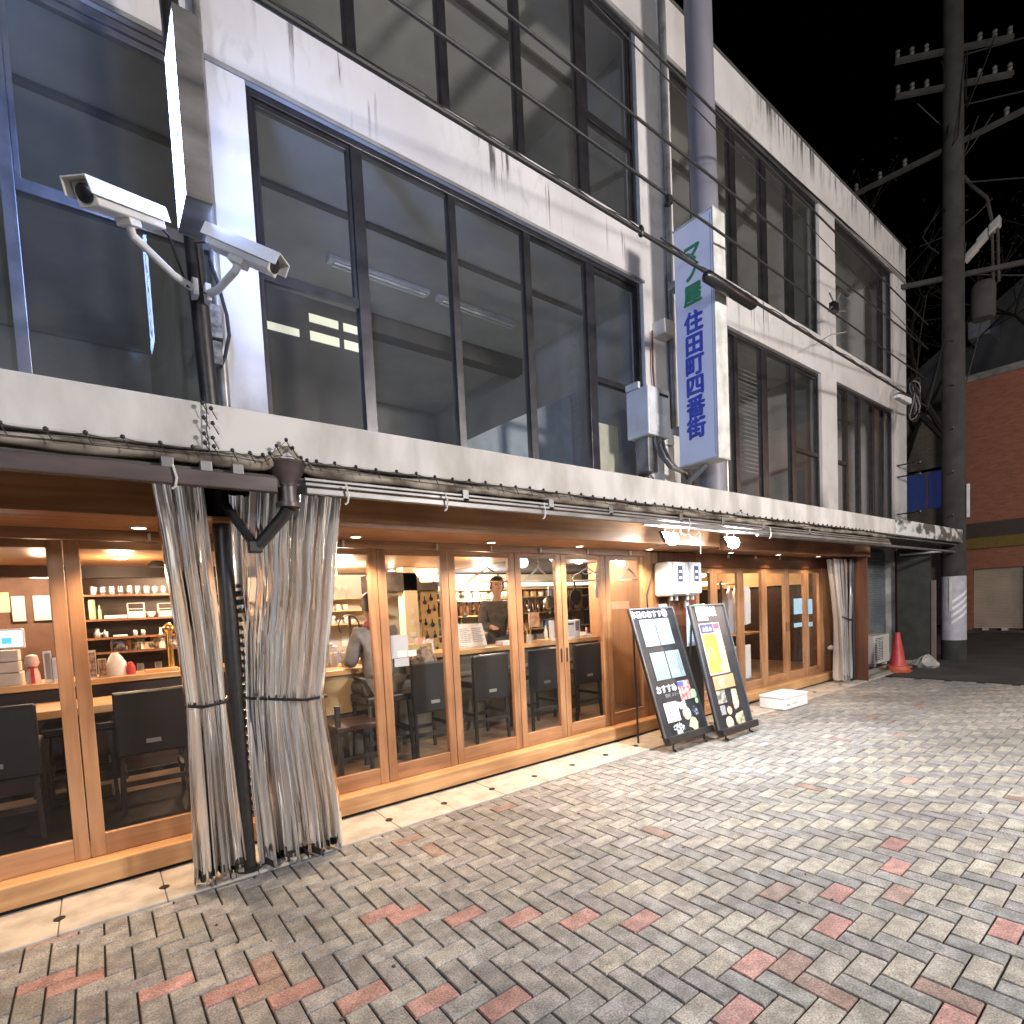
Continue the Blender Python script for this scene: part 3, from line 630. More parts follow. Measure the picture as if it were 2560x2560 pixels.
bundle('clear vinyl curtain gathered on the right side of the black pole', [
    (2.20,.015,[(2.2,.80),(1.9,.77),(1.7,.77),(1.4,.72),(1.0,.69),(.5,.69),(0,.71)],[(2.2,1.345),(1.9,1.285),(1.5,1.225),(1.0,1.135),(.7,1.155),(.3,1.19),(0,1.195)],3.47,[(2.3,.02),(1.6,.042),(1.0,.022),(.6,.038),(0,.045)],7,3),
    (2.20,.03,[(2.2,.90),(1.7,.90),(1.4,.78),(1.0,.72),(0,.74)],[(2.2,1.33),(1.5,1.22),(1.0,1.13),(0,1.17)],3.55,[(2.3,.02),(1.6,.03),(1.0,.02),(.6,.035),(0,.04)],4,4),
    (2.19,.05,[(2.2,.675),(1.5,.675),(1.0,.685),(0,.70)],[(2.2,.80),(1.9,.76),(1.6,.74),(1.0,.80),(0,.86)],3.60,[(2.3,.014),(1.4,.03),(1.0,.02),(0,.04)],2,5)],
    [([(.67,3.60,1.05),(.69,3.44,1.035),(.85,3.405,1.01),(1.0,3.41,.985),(1.14,3.45,.985),(1.15,3.56,.98)], .009)], (.92,3.5,0))
t_ = bundle('clear vinyl curtain tied back at the far end of the shopfront', [
    (2.0,.05,[(2.0,9.20),(1.0,9.42),(0,9.40)],[(2.0,9.92),(1.0,9.80),(0,9.76)],3.62,[(2.3,.03),(1.05,.025),(0,.05)],8,6,90,24,.05,False),
    (2.0,.05,[(2.0,9.25),(1.0,9.46),(0,9.44)],[(2.0,9.90),(1.0,9.78),(0,9.74)],3.70,[(2.3,.03),(1.05,.025),(0,.05)],7,7,90,24,.05,False)],
    [([(9.42,3.58,1.08),(9.6,3.56,1.04),(9.9,3.60,1.0)], .012)], (9.6,3.66,0))
o = MB().tube([(0,0,0),(-.02,0,2.28)], .03, 10).build('black_post', BLK, smooth=True); o.location = (9.90,3.60,0)
tag(o, 'slim black post beside the far vinyl curtain', 'post')
# bits at the foot of the curtains
o = MB().prism([(-.10,0),(-.04,.04),(.02,.035),(.06,.045),(.10,.035),(.12,.05),(.10,.012),(.02,.006)], (0,0,0), (1,0,0), (0,0,1), (0,.05,0)).box(.018,.034,.01,.03,.035,.09).build('curtain_weight', OFFW, bevel=.004)
o.location = (.80,3.43,.004); tag(o, 'pale plastic weight lying on the paving under the right curtain', 'weight')
# ------------------------------------------------------------ retractable awning, its bar and the gutter
T = thing('awning', 'rolled dirty canvas awning with a brown metal front bar under the canopy', 'awning', (0,3.0,2.2))
pts = []; rad = []
x = -2.9; ra = random.Random(4)
while x < 9.6:
    hz = 0
    if .74 < x < 1.02: hz = .10*math.exp(-((x-.872)/.07)**2)
    pts.append((x, .02+.008*math.sin(x*7), .088+.006*math.sin(x*3.1)+hz)); rad.append((.030+.006*math.sin(x*11+1)+.004*ra.random())*(1 if x < 6 else .8)); x += .03 if .6 < x < 1.2 else .12
MB().tube(pts, rad, 9).build('canvas_roll', FAB, T, smooth=True)
bb = MB(); bb.box(-2.9,.80,-.045,.0,-.055,.022); bb.build('front_bar', BRNMET, T, bevel=.006)
bb = MB(); bb.box(.95,9.6,-.035,.0,-.045,-.012).box(.95,9.6,-.02,.02,.0,.02).box(.95,9.6,-.012,.02,.028,.046); bb.build('front_bar', GREYMET, T, bevel=.004)
bb = MB().box(-2.9,9.6,.03,.16,-.01,.05); bb.build('cassette', DKCONC, T, bevel=.004)
bb = MB()
for x_, z_ in ((.34,-.02),(1.16,-.03),(1.8,-.02),(2.62,-.02),(4.4,-.02),(5.9,-.03)):
    bb.tube([(x_,-.05,z_+.05),(x_+.012,-.055,z_-.01),(x_+.004,-.05,z_-.05),(x_-.01,-.045,z_-.06)], .006, 6)
bb.build('hook', OFFW, T, smooth=True)
for x_ in (.30,.46,.60,1.95,2.7,3.35,4.3,5.0,5.8,6.9): MB().box(x_,x_+.05,-.02,.05,.0,.075).build('awning_bracket', GREYMET, T, bevel=.004)
T = thing('rain_hopper', 'brown downpipe hopper hanging from the canopy edge between the curtains', 'hopper', (.875,3.06,2.1))
MB().lathe((0,0,.10), [(.055,.0),(.058,.03),(.10,.09),(.115,.115),(.112,.125)], 16).build('funnel', BRNMET, T, smooth=True)
MB().lathe((0,0,0), [(.062,-.01),(.062,.012),(.05,.016),(.05,.10)], 16).build('collar', BRNMET, T, smooth=True)
MB().tube([(0,.0,-.01),(-.02,.02,-.05),(-.15,.10,-.215)], [.038,.033,.031], 12).build('elbow_pipe', BLK, T, smooth=True)
MB().box(-.19,-.125,.07,.14,-.245,-.185).build('pipe_end', BLK, T, bevel=.006)
MB().tube([(-.16,.11,-.2),(-.26,.30,.05)], .024, 10).build('strut', BLK, T, smooth=True)
# fairy lights clipped along the canopy edge
T = thing('fairy_lights', 'unlit string of small black fairy lights clipped along the canopy edge', 'string lights', (0,2.965,2.32))
gx = [-.24-.13*k for k in range(9)][::-1]+[-.1,.03,.16,.30,.43,.60,.68,.74,.775,.81,.86,.89,.93,.96,1.01,1.11,1.23,1.35,1.48]
x = 1.61
while x < 9.0: gx.append(x); x += .128
wp_ = []
for x in gx:
    h = .10*math.exp(-((x-.85)/.055)**2)+(.10*math.exp(-((x-5.37)/.05)**2)); wp_.append((x, 0, .005+h+.004*math.sin(x*13)))
sag = []
for a, b in zip(wp_, wp_[1:]): sag += [a, tuple((p+q)/2-(.008 if k == 2 else 0) for k, (p, q) in enumerate(zip(a, b)))]
MB().tube(sag+[wp_[-1]], .0022, 4).build('wire', CABLE, T)
MB().tube([(x, .012, z-.03-.012*math.sin(x*17)) for x, _, z in wp_[::2]], .0022, 4).build('wire', CABLE, T)
MB().tube([(.50,.0,0),(.497,.01,.10),(.503,.01,.20),(.498,.02,.26)], .003, 4).build('wire', CABLE, T)
bmb = MB().tube([(0,0,-.004),(.022,-.004,-.05)], .0026, 5).lathe((0,0,0), [(.005,-.008),(.0095,-.003),(.0095,.006),(.004,.011)], 8)
b0 = bmb.build('bulb', CABLE, T)
for k, (x, y, z) in enumerate(wp_[:88]):
    o = b0 if k == 0 else b0.copy()
    if k: C.objects.link(o); o.parent = T
    o.location = (x, y-.004, z+.003)
for k, (dx, dz) in enumerate([(-.016,.22),(.02,.20),(-.014,.15),(.022,.13),(-.018,.075),(.018,.06),(-.016,.03),(.02,.02)]):
    o = b0.copy(); C.objects.link(o); o.parent = T; o.location = (.50+dx,-.005,dz)
# loose white wires and brackets at the lit part of the awning
o = MB().tube([(0,0,0),(.01,0,-.03),(.07,0,-.045),(.13,0,-.03),(.19,0,-.06),(.26,0,-.045),(.31,0,0),(.33,0,-.02),(.345,.01,-.14),(.36,.02,-.22)], .005, 6).build('loose_wire', OFFW, smooth=True)
o.location = (4.55,3.15,2.16); tag(o, 'white loose wire drooping between the two bright floodlights', 'wire')
# ------------------------------------------------------------ two LED floodlights on a conduit
o = MB().tube([(0,0,0),(2.05,0,0)], .011, 8).build('lamp_conduit', GALV, smooth=True); o.location = (4.0,3.16,2.185)
tag(o, 'thin metal conduit above the two bright floodlights', 'pipe')
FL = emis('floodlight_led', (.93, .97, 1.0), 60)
for x_, lab in ((4.42,'dazzling white floodlight nearer the camera under the awning'),(5.50,'dazzling white floodlight farther along under the awning')):
    T = thing('floodlight', lab, 'floodlight', (x_,3.2,2.10))
    MB().obox((0,.012,.0), .16, .035, .125, (1,0,0), (0,1,-.5), (0,.5,1)).build('lamp_body', BLK2, T, bevel=.006)
    MB().obox((0,-.010,-.011), .148, .006, .112, (1,0,0), (0,1,-.5), (0,.5,1)).build('led_panel', FL, T)
    MB().lathe((0,-.05,-.03), [(.014,-.058),(.044,-.043),(.060,0),(.044,.043),(.014,.058)], 18).build('bulb_globe', FL, T, smooth=True)  # glowing globe added in front of the LED to imitate its glare
    MB().tube([(-.07,.02,0),(-.07,-.02,.07),(0,-.04,.085),(.07,-.02,.07),(.07,.02,0)], .006, 6).build('yoke', BLK2, T)
    lamp('floodlight_beam', 'AREA', (0,-.11,-.05), 30, (.90,.96,1), .10, T, rot=(R(-28),0,0), sy=.08)
    lamp('floodlight_spill', 'POINT', (0,-.12,-.03), 13, (.92,.97,1), .05, T)
# ------------------------------------------------------------ projecting white sign with its grey pillar
T = thing('projecting_sign', 'tall white box sign with green and blue lettering on the grey pillar', 'sign', (4.86, 2.92, 2.85))
D_ = .43; H_ = 2.30
MB().box(0,.19,0,D_,0,H_).build('sign_box', mat('sign_acrylic', (.80,.82,.90), .45, col2=(.72,.75,.86), scale=1.6, detail=7), T, bevel=.008)
eb = MB().box(-.006,.197,-.012,.0,-.01,H_+.012).box(-.008,.198,-.012,D_+.006,H_+.0005,H_+.014).box(-.008,.198,-.012,D_+.006,-.016,-.0005)
eb.build('metal_edge', mat('sign_metal_edge', (.66,.66,.64), .45, col2=(.42,.42,.39), scale=6), T, bevel=.003)
eb = MB().box(-.0035,-.0005,.02,.028,.03,H_-.03).box(-.0035,-.0005,.0,.006,.0,H_); eb.build('face_trim', mat('trim_grey', (.45,.48,.55), .5), T)
AX, AY = (0,-1,0), (0,0,1)
for ch, zc, sz, mm in (('マ',1.99,.185,GREEN),('ノ',1.81,.17,GREEN),('屋',1.60,.20,GREEN),('住',1.335,.205,BLUE),('田',1.125,.205,BLUE),('町',.925,.205,BLUE),('四',.725,.205,BLUE),('番',.52,.205,BLUE),('街',.315,.205,BLUE)):
    text('sign_lettering', ch, mm, (-.0042,.225,zc), AX, AY, sz*1.04, T, ext=.002, bold=.008)
MB().tube([(.095,.18,-.016),(.095,.40,-.16)], .028, 10).build('support_stub', GALV, T, smooth=True)
MB().box(.04,.15,D_+.006,D_+.10,.35,.42).box(.04,.15,D_+.006,D_+.10,1.8,1.87).build('bracket', GREYMET, T)
T = thing('steel_pillar', 'round grey pillar standing on the canopy behind the white box sign', 'pillar', (5.28,3.30,2.56))
MB().tube([(.09,.0,0),(.085,0,2.2),(.02,0,7.0)], .135, 24).build('shaft', mat('lilac_grey_paint', (.20,.195,.225), .5, col2=(.15,.148,.17), scale=4, stretch=(1,1,.3)), T, smooth=True)
MB().box(-.10,.28,-.19,.19,0,.03).build('base_plate', GREYMET, T)
MB().tube([(.24,-.08,0),(.24,-.08,.55)], .018, 8).build('cable_pipe', GALV, T, smooth=True)
# ------------------------------------------------------------ gas water heater and pipes
T = thing('water_heater', 'white wall mounted gas water heater with black slot beside the sign', 'water heater', (4.88, 3.70, 3.22))
MB().box(-.20,.17,-.12,.17,0,.50).build('case', WHT, T, bevel=.012)
MB().box(-.18,.155,-.124,-.1205,.03,.48).build('front_panel', WHT, T, bevel=.008)
MB().box(-.02,.135,-.129,-.1245,.415,.445).build('exhaust_slot', BLK2, T, bevel=.006)
MB().box(-.08,.09,-.1275,-.1245,.10,.22).build('rating_label', PAPER, T)
MB().box(-.205,-.17,.0,.17,.505,.57).build('wall_bracket', WHT, T)
MB().box(-.13,.02,-.05,.12,-.36,-.002).build('pipe_cover', GREYMET, T, bevel=.006)
for k, (a, b) in enumerate(((-.10,.38),(-.03,.42),(.04,.46))):
    MB().tube([(a+.06,-.06,0),(a+.06,-.08,-.10),(a+.12,-.09,-.20),(a+.24,-.11,-.30),(b,-.12,-.34),(b+.12,-.10,-.42),(b+.14,-.05,-.60)], .017, 8).build('pipe', [DUSTC, GALV, DUSTC][k], T, smooth=True)
MB().box(-.02,.03,-.10,-.06,-.07,-.03).build('valve', SILV, T)
o = MB().tube([(0,0,0),(0,0,4.9)], .038, 12).build('downpipe', GALV, smooth=True); o.location = (5.52,3.86,3.45)
tag(o, 'pale grey downpipe on the pier behind the white box sign', 'pipe')
o = MB().box(0,.20,0,.16,0,.16).build('switch_box', OFFW, bevel=.008); o.location = (5.22,3.74,4.45)
tag(o, 'small cream box fixed high on the pier behind the sign', 'box')
o = MB().box(0,.19,0,.14,0,.42).box(.0,.19,.0,.14,.43,.62).build('cable_trunking', WHT, bevel=.006); o.location = (5.17,3.76,2.80)
tag(o, 'white cable trunking under the downpipe beside the sign', 'trunking')
o = MB().tube([(0,0,0),(.02,0,.4),(-.01,0,.8),(.0,0,1.2)], .012, 8).build('rusty_cable', mat('rust_brown', (.16,.05,.025), .8), smooth=True); o.location = (5.17,3.87,3.3)
tag(o, 'rusty brown cable hanging between the water heater and the downpipe', 'cable')
# ------------------------------------------------------------ overhead cables
CM, CC_ = .081, 2.3926
def W(x, z, d=0):          # the cables run in one vertical plane that nears the facade at the far corner
    r_ = x/3.2; Y = CC_/(1-CM*r_)-d; return Vector((r_*Y, Y, 1.5+(z-1.5)*Y/3.2))
def cable(z0, z1, x0, x1, r, label, m_=CABLE, y_=0):
    a, b = W(x0, z0, y_), W(x1, z1, y_); T = thing('overhead_cable', label, 'cable', a)
    n = 24; ps = [(b-a)*k/n for k in range(n+1)]
    MB().tube(ps, r, 8).build('cable', m_, T, smooth=True); return T, (lambda x, dz: W(x, z0+(z1-z0)*(x-x0)/(x1-x0)+dz, y_)-a)
T, q = cable(4.87, 4.75, -2.5, 12.3, .015, 'thick black telephone cable sloping down across the facade with a black closure')
MB().tube([q(-2.4+k*.12, .028+.014*math.sin(k*1.1)) for k in range(120)], .0045, 5).build('lashing_wire', CABLE, T)
MB().tube([q(4.45,.06), q(5.05,.045)], .007, 6).build('messenger_wire', CABLE, T)
MB().tube([q(5.17,-.03), q(5.21,-.035), q(6.10,-.045), q(6.15,-.045)], [.025,.052,.052,.025], 14).build('splice_closure', BLK2, T, smooth=True)
MB().lathe(q(4.16,0), [(.012,-.03),(.022,-.02),(.024,.03),(.012,.05)], 8).build('cable_clamp', BLK2, T, smooth=True)
cable(5.81, 5.79, -2.5, 12.3, .011, 'black cable crossing the third floor windows')
T, q = cable(5.37, 5.24, -2.5, 12.3, .011, 'black cable with a knob passing between the second and third floors')
MB().lathe(q(4.58,-.05), [(.012,-.04),(.035,-.025),(.038,.025),(.012,.05)], 8).build('cable_clamp', BLK2, T, smooth=True)
cable(6.64, 6.22, 1.0, 12.3, .011, 'black cable running high past the grey pillar')
cable(6.60, 5.80, 1.6, 12.3, .005, 'thin black wire slanting down past the top windows', y_=.05)
o = MB().tube([(0,0,0),(7.9,0,.14)], .010, 6).build('parapet_wire', CABLE); o.location = (5.55,3.86,7.58)
tag(o, 'thin black wire stapled along the wall above the top windows', 'wire')
# coil of spare cable at the building corner
T = thing('cable_coil', 'tangled coil of spare black cable hanging at the far corner of the building', 'cable', (12.2,3.4,4.85))
for k in range(5):
    ps = [(.16*math.cos(a+k)+k*.03, .05*math.sin(2*a+k), .30*math.sin(a+k)+.05*k) for a in [i*math.pi/8 for i in range(17)]]
    MB().tube(ps, .012, 6).build('loop', [CABLE, DUSTC][k % 2], T, smooth=True)
MB().tube([(.1,0,.1),(.5,.05,1.2),(.8,.0,2.2)], .008, 6).tube([(0,0,.1),(.45,.05,.9),(.8,.1,1.3)], .008, 6).build('tail', CABLE, T)
MB().box(-.9,-.25,-.05,.05,-.05,.06).build('terminal_box', WHT, T, bevel=.02)
for k, (z_, lab) in enumerate(((3.95,'upper'),(3.72,'middle'),(2.98,'lower'))):
    o = MB().tube([(0,.3,0),(0,.0,.0),(.10,-.05,.03)], .014, 6).lathe((.1,-.05,.0), [(.02,-.03),(.035,.0),(.02,.05)], 8).build('wall_bracket', BLK2, smooth=True)
    o.location = (12.98,3.6,z_); tag(o, lab+' small black bracket on the white corner pier', 'bracket')
T = thing('tv_antenna', 'spindly metal aerial arm standing in front of the third bay windows', 'aerial', (8.6,3.6,5.1))
MB().tube([(0,0,0),(.35,-.1,.20),(.75,-.15,.32)], .008, 6).tube([(.25,-.1,.5),(.55,-.1,.75),(.7,-.1,.9)], .010, 6).tube([(.3,-.1,.78),(.6,-.1,.6),(.9,-.1,.7)], .012, 6).build('arm', GALV, T)
MB().box(.38,.52,-.14,-.06,.55,.68).build('clamp', BLK2, T)
# ------------------------------------------------------------ menu boards
def easel(x0, w, yb, zb, yt, zt, label, leg_l):
    T = thing('menu_board', label, 'menu board', (x0, yb, 0))
    o_ = Vector((0,0,zb)); up = Vector((0, yt-yb, zt-zb)); H = up.length; up.normalize(); ax = Vector((1,0,0)); nr = ax.cross(up)   # points to street (-y)
    if nr.y > 0: nr = -nr
    def pt(u, v, d=0): return o_+ax*u+up*v+nr*d
    MB().obox(pt(w/2,H/2,-.012), w, .02, H, ax, nr, up).build('panel', BOARD, T)
    fb = MB()
    for u in (.009, w-.009): fb.obox(pt(u,H/2,.0), .018, .03, H, ax, nr, up)
    fb.obox(pt(w/2,H-.009,0), w-.036, .03, .018, ax, nr, up); fb.build('frame', mat('dull_steel_edge', (.20,.21,.23), .35, metal=.6), T, bevel=.002)
    MB().obox(pt(w/2,.0,.03), w+.02, .075, .07, ax, nr, up).build('tray', BLK, T, bevel=.004)
    for u in (.10, w-.10):
        MB().tube([pt(u,0,.02), (pt(u,0,.02).x, pt(u,0,.02).y, .012), (pt(u,0,.02).x-.03, pt(u,0,.02).y-.05, .008)], .010, 6).build('foot', BLK, T)
    for u in ((.05,w-.05) if leg_l else (w-.1,)):
        top = pt(u,H*.9,-.03); MB().tube([top, (u+(.03 if u < .2 else -.03), leg_l or .40, .0)], .011, 8).build('leg', BLK, T, smooth=True)
    return T, pt, ax, up, nr, H
def card(T, pt, ax, up, nr, u, v, w, h, m_, name, d=.004, tilt=0):
    a = ax*math.cos(tilt)+up*math.sin(tilt); b = up*math.cos(tilt)-ax*math.sin(tilt)
    return MB().obox(pt(u+w/2,v+h/2,d), w, .003, h, a, nr, b).build(name, m_, T, recalc=False)
def print_rows(T, pt, ax, up, nr, u, v, w, h, n, m_, seed, name='printed_text', vert=False, d=.0065, fill=.6, hh=None):
    rd = random.Random(seed); mb = MB()
    if vert:
        for k in range(n):
            x = u+w-(k+.5)*w/n; y = v+h; end = v+h*rd.uniform(0, .35)
            while y > end:
                s = rd.uniform(.4,.9)*w/n*fill; mb.obox(pt(x,y-s/2,d), w/n*fill, .001, s, ax, nr, up); y -= s+.3*w/n*fill
    else:
        for k in range(n):
            y = v+h-(k+.5)*h/n; x = u
            e_ = u+w*rd.uniform(.6, 1)
            while x < e_:
                s = rd.uniform(.5,2.2)*h/n*.8; mb.obox(pt(min(x+s/2, u+w),y,d), s, .001, hh or h/n*.42, ax, nr, up); x += s+h/n*.3
    return mb.build(name, m_, T, recalc=False)
PCY = mat('cyan_tinted_paper', (.34,.44,.47), .5, col2=(.28,.37,.40), scale=7)
T, pt, ax, up, nr, H = easel(4.34, .735, 3.25, .10, 3.655, 1.415, 'nearer black chalkboard menu with four white pages and a red meat photo', .40)
P = (T, pt, ax, up, nr)
for u, v in ((.11,.96),(.36,.96),(.13,.60),(.385,.60)):
    card(*P, u, v, .235, .29, PCY, 'menu_page', .004)
    print_rows(*P, u+.02, v+.03, .20, .22, 6, mat('pale_print', (.20,.26,.29), .7), int(u*100+v*10), vert=True, fill=.35)
    MB().obox(pt(u+.115,v+.018,.0065), .20, .001, .004, ax, nr, up).build('page_rule', GREYINK, T)
text('chalk_heading', '本日のおすすめ', CHALK, pt(.30,1.30,.004), ax, up, .085, T, ext=.001, bold=.003)
MB().lathe(pt(.56,1.31,.003), [(.05,0),(.05,.002)], 18, ax=nr).build('pink_seal', mat('pink_chalk', (.62,.36,.62), .8), T)
card(*P, .50, 1.355, .14, .05, PAPERB, 'clip_card', .008)
text('chalk_word', 'おすすめ', CHALK, pt(.24,.50,.004), ax, up, .085, T, ext=.001, bold=.004)
text('chalk_word', '焼肉 ステーキ', mat('dim_chalk', (.33,.35,.38), .9), pt(.33,.43,.004), ax, up, .045, T, ext=.001)
card(*P, .43, .355, .205, .20, mat('meat_photo', (.55,.13,.14), .45, col2=(.72,.52,.50), scale=22, lo=.42, hi=.58), 'food_photo', .005)
card(*P, .43, .50, .10, .05, mat('photo_blue_corner', (.12,.14,.42), .5), 'photo_corner', .0075)
MB().lathe(pt(.66,.40,.004), [(.045,0),(.05,.003)], 18, ax=nr).lathe(pt(.68,.32,.004), [(.03,0),(.03,.003)], 14, ax=nr).build('green_sticker', mat('green_sticker_paint', (.25,.55,.22), .5, col2=(.55,.72,.55), scale=20), T)
card(*P, .12, .165, .215, .20, PAPER, 'menu_sheet', .005)
print_rows(*P, .135, .175, .185, .18, 7, GREYINK, 9, vert=False)
text('chalk_word', '肉盛', CHALK, pt(.40,.305,.004), ax, up, .085, T, ext=.001, bold=.004)
PL = mat('plate_photo', (.62,.60,.55), .5, col2=(.36,.33,.27), scale=28, lo=.4, hi=.6)
MB().lathe(pt(.455,.215,.003), [(.068,0),(.068,.003)], 20, ax=nr).build('food_photo', PL, T)
MB().lathe(pt(.61,.22,.003), [(.055,0),(.055,.003)], 18, ax=nr).build('food_photo', mat('dark_plate_photo', (.05,.055,.10), .5, col2=(.6,.62,.7), scale=45, lo=.38, hi=.42), T)
MB().prism([(-.085,-.02),(-.05,.03),(.0,.07),(.05,.05),(.075,.0),(.05,-.06),(0,-.075),(-.04,-.04)], pt(.52,.10,.004), ax, up, nr*.003).build('food_photo', mat('fried_photo', (.72,.56,.30), .5, col2=(.80,.72,.50), scale=30), T)
for k, (s_, u, v) in enumerate((('ごはん',.25,.115),('みそ汁',.29,.075),('付き',.27,.04))):
    text('chalk_word', s_, CHALK, pt(u,v,.004), (ax*math.cos(.25)+up*math.sin(.25)), (up*math.cos(.25)-ax*math.sin(.25)), .05, T, ext=.001, bold=.004)
T, pt, ax, up, nr, H = easel(5.05, .68, 3.11, .075, 3.43, 1.42, 'farther black menu board with a yellow poster and food photographs', .42)
P = (T, pt, ax, up, nr)
YEL = mat('yellow_poster', (.62,.36,.05), .5, col2=(.70,.48,.14), scale=3)
card(*P, .10, 1.20, .20, .19, mat('mint_card', (.30,.50,.46), .6, col2=(.38,.56,.53), scale=6), 'mint_card', .006)
print_rows(*P, .12, 1.22, .16, .15, 3, mat('mint_print', (.14,.28,.26), .7), 3, vert=True)
text('chalk_word', '特製', CHALK, pt(.37,1.29,.004), ax, up, .11, T, ext=.001, bold=.006)
card(*P, .095, .60, .39, .57, mat('poster_white_edge', (.55,.50,.54), .6), 'poster', .004)
card(*P, .11, .62, .245, .43, YEL, 'poster_yellow_field', .006)
card(*P, .357, .62, .12, .43, mat('poster_cream_field', (.66,.54,.26), .5, col2=(.62,.52,.34), scale=8), 'poster_cream_field', .0062)
card(*P, .11, 1.06, .24, .10, mat('poster_navy_field', (.05,.05,.12), .5, col2=(.11,.11,.2), scale=30), 'poster_navy_field', .006)
text('poster_text', 'お好み', CHALK, pt(.23,1.10,.008), ax, up, .06, T, ext=.001)
card(*P, .36, 1.10, .11, .06, mat('poster_red_field', (.70,.10,.13), .5), 'poster_red_field', .006)
dk = mat('poster_brown_ink', (.40,.20,.04), .6)
for k, r_ in enumerate((.030,.045,.060,.075)):
    ps = [pt(.20+r_*math.cos(a), .86-k*.018+r_*1.25*math.sin(a), .009) for a in [i*math.pi/10 for i in range(21)]]
    MB().tube(ps, .0022, 4).build('poster_ring', mat('poster_pale_ring', (.90,.80,.42), .5), T)
print_rows(*P, .13, .64, .19, .11, 3, dk, 8, hh=.016)
print_rows(*P, .37, .66, .09, .35, 7, mat('poster_tan_ink', (.66,.50,.26), .6), 12, hh=.012)
card(*P, .31, .64, .05, .05, mat('poster_pale_square', (.90,.80,.5), .5), 'poster_square', .009)
card(*P, .12, .44, .40, .145, mat('tan_photo', (.52,.33,.17), .5, col2=(.60,.40,.22), scale=9), 'food_photo', .004)
MB().lathe(pt(.255,.52,.004), [(.062,0),(.062,.004)], 20, ax=nr).build('food_photo', mat('egg_photo', (.85,.70,.38), .5), T)
card(*P, .12, .29, .165, .14, mat('grey_dish_photo', (.50,.46,.38), .5, col2=(.16,.15,.14), scale=17, lo=.42, hi=.58), 'food_photo', .004)
MB().prism([(0,.0),(.03,-.02),(.09,0),(.12,.05),(.12,.20),(.02,.21)], pt(.385,.21,.004), ax, up, nr*.003).build('food_photo', mat('rice_bowl_photo', (.76,.65,.48), .5, col2=(.42,.28,.2), scale=17, lo=.36, hi=.5), T)
MB().lathe(pt(.29,.20,.004), [(.045,0),(.045,.004)], 16, ax=nr).build('food_photo', mat('prawn_photo', (.74,.40,.28), .5, col2=(.80,.62,.5), scale=25), T)
card(*P, .13, .17, .09, .10, mat('blue_grey_photo', (.20,.23,.25), .5, col2=(.5,.5,.5), scale=25), 'food_photo', .004)
MB().lathe(pt(.245,.075,.004), [(.068,0),(.068,.004)], 18, ax=nr).build('food_photo', mat('pale_plate_photo', (.76,.68,.54), .5, col2=(.60,.52,.38), scale=18), T)
MB().prism([(0,.02),(.05,-.01),(.17,.0),(.165,.13),(.04,.12),(0,.09)], pt(.37,.03,.004), ax, up, nr*.003).build('food_photo', mat('soup_photo', (.70,.68,.48), .5, col2=(.25,.25,.13), scale=17, lo=.4, hi=.56), T)
# ------------------------------------------------------------ electricity meters, poster, box, cone and so on
for x_, lab in ((5.14,'white electricity meter nearer the camera on the brown panel'),(5.455,'white electricity meter farther from the camera on the brown panel')):
    T = thing('electricity_meter', lab, 'meter', (x_,3.80,1.53), group='electricity meters on the timber wall')
    MB().box(0,.29,-.08,.137,0,.39).build('case', WHTP, T, bevel=.03)
    MB().box(.055,.275,-.105,-.081,.02,.385).build('cover', WHTP, T, bevel=.012)
    MB().box(.12,.21,-.110,-.106,.16,.34).build('dial_window', mat('meter_window', (.05,.06,.12), .15, col2=(.12,.14,.22), scale=20), T, bevel=.003)
    MB().box(.14,.19,-.1125,-.1105,.26,.29).box(.14,.19,-.1125,-.1105,.19,.22).build('dial_digits', PAPER, T)
    MB().box(.055,.275,-.108,-.106,.135,.142).build('cover_seam', GREYINK, T)
    MB().tube([(.10,-.02,0),(.10,-.02,-.05)], .02, 8).tube([(.2,-.02,0),(.2,-.02,-.05)], .02, 8).build('cable_gland', OFFW, T)
o = MB().tube([(0,0,0),(-.01,0,.16),(.05,0,.28),(.11,0,.40),(.13,-.005,.50),(.22,-.02,.53),(.34,-.05,.52)], .008, 8).build('meter_cable', CABLE, smooth=True)
o.location = (5.0,3.925,1.40); tag(o, 'black cable looping up the timber to the white meters', 'cable')
o = MB().tube([(0,0,0),(0,0,.24),(.01,-.01,.27)], .010, 8).build('cream_pipe', OFFW, smooth=True); o.location = (5.36,3.9,1.27)
tag(o, 'thin cream pipe dropping from the white meters', 'pipe')
o = MB().lathe((0,0,0), [(.028,0),(.034,.05),(.02,.10),(.006,.13)], 10).build('white_tag', WHTP, smooth=True); o.location = (5.66,3.87,1.39)
tag(o, 'white pointed plastic tag beside the poster below the meters', 'tag')
T = thing('notice_poster', 'pink and pale blue notice sheet standing between the two menu boards', 'poster', (5.42,3.70,.94))
MB().box(0,.33,.0,.012,0,.46).build('poster_sheet', mat('pale_blue_sheet', (.50,.66,.84), .6, col2=(.58,.72,.86), scale=6), T)
MB().box(.01,.32,-.003,-.0005,.355,.45).build('pink_band', mat('pink_print_band', (.80,.52,.62), .6), T)
PP = (T, lambda u, v, d=0: Vector((u, -d, v)), Vector((1,0,0)), Vector((0,0,1)), Vector((0,-1,0)))
print_rows(*PP, .05, .27, .24, .08, 4, GREYINK, 2, vert=True, d=.002)
print_rows(*PP, .03, .04, .27, .21, 9, mat('blue_small_print', (.22,.34,.55), .6), 4, d=.002, hh=.006)
text('poster_text', '空席あり', mat('poster_dark_pink', (.45,.12,.25), .6), (.165,-.004,.40), (1,0,0), (0,0,1), .06, T, ext=.001)
MB().box(.0,.33,.02,.04,-.94,.0).build('poster_stand', BLK, T)
T = thing('foam_box', 'white foam box with a lid sitting on the kerb beyond the menu boards', 'box', (6.88,3.30,.006), R(-2))
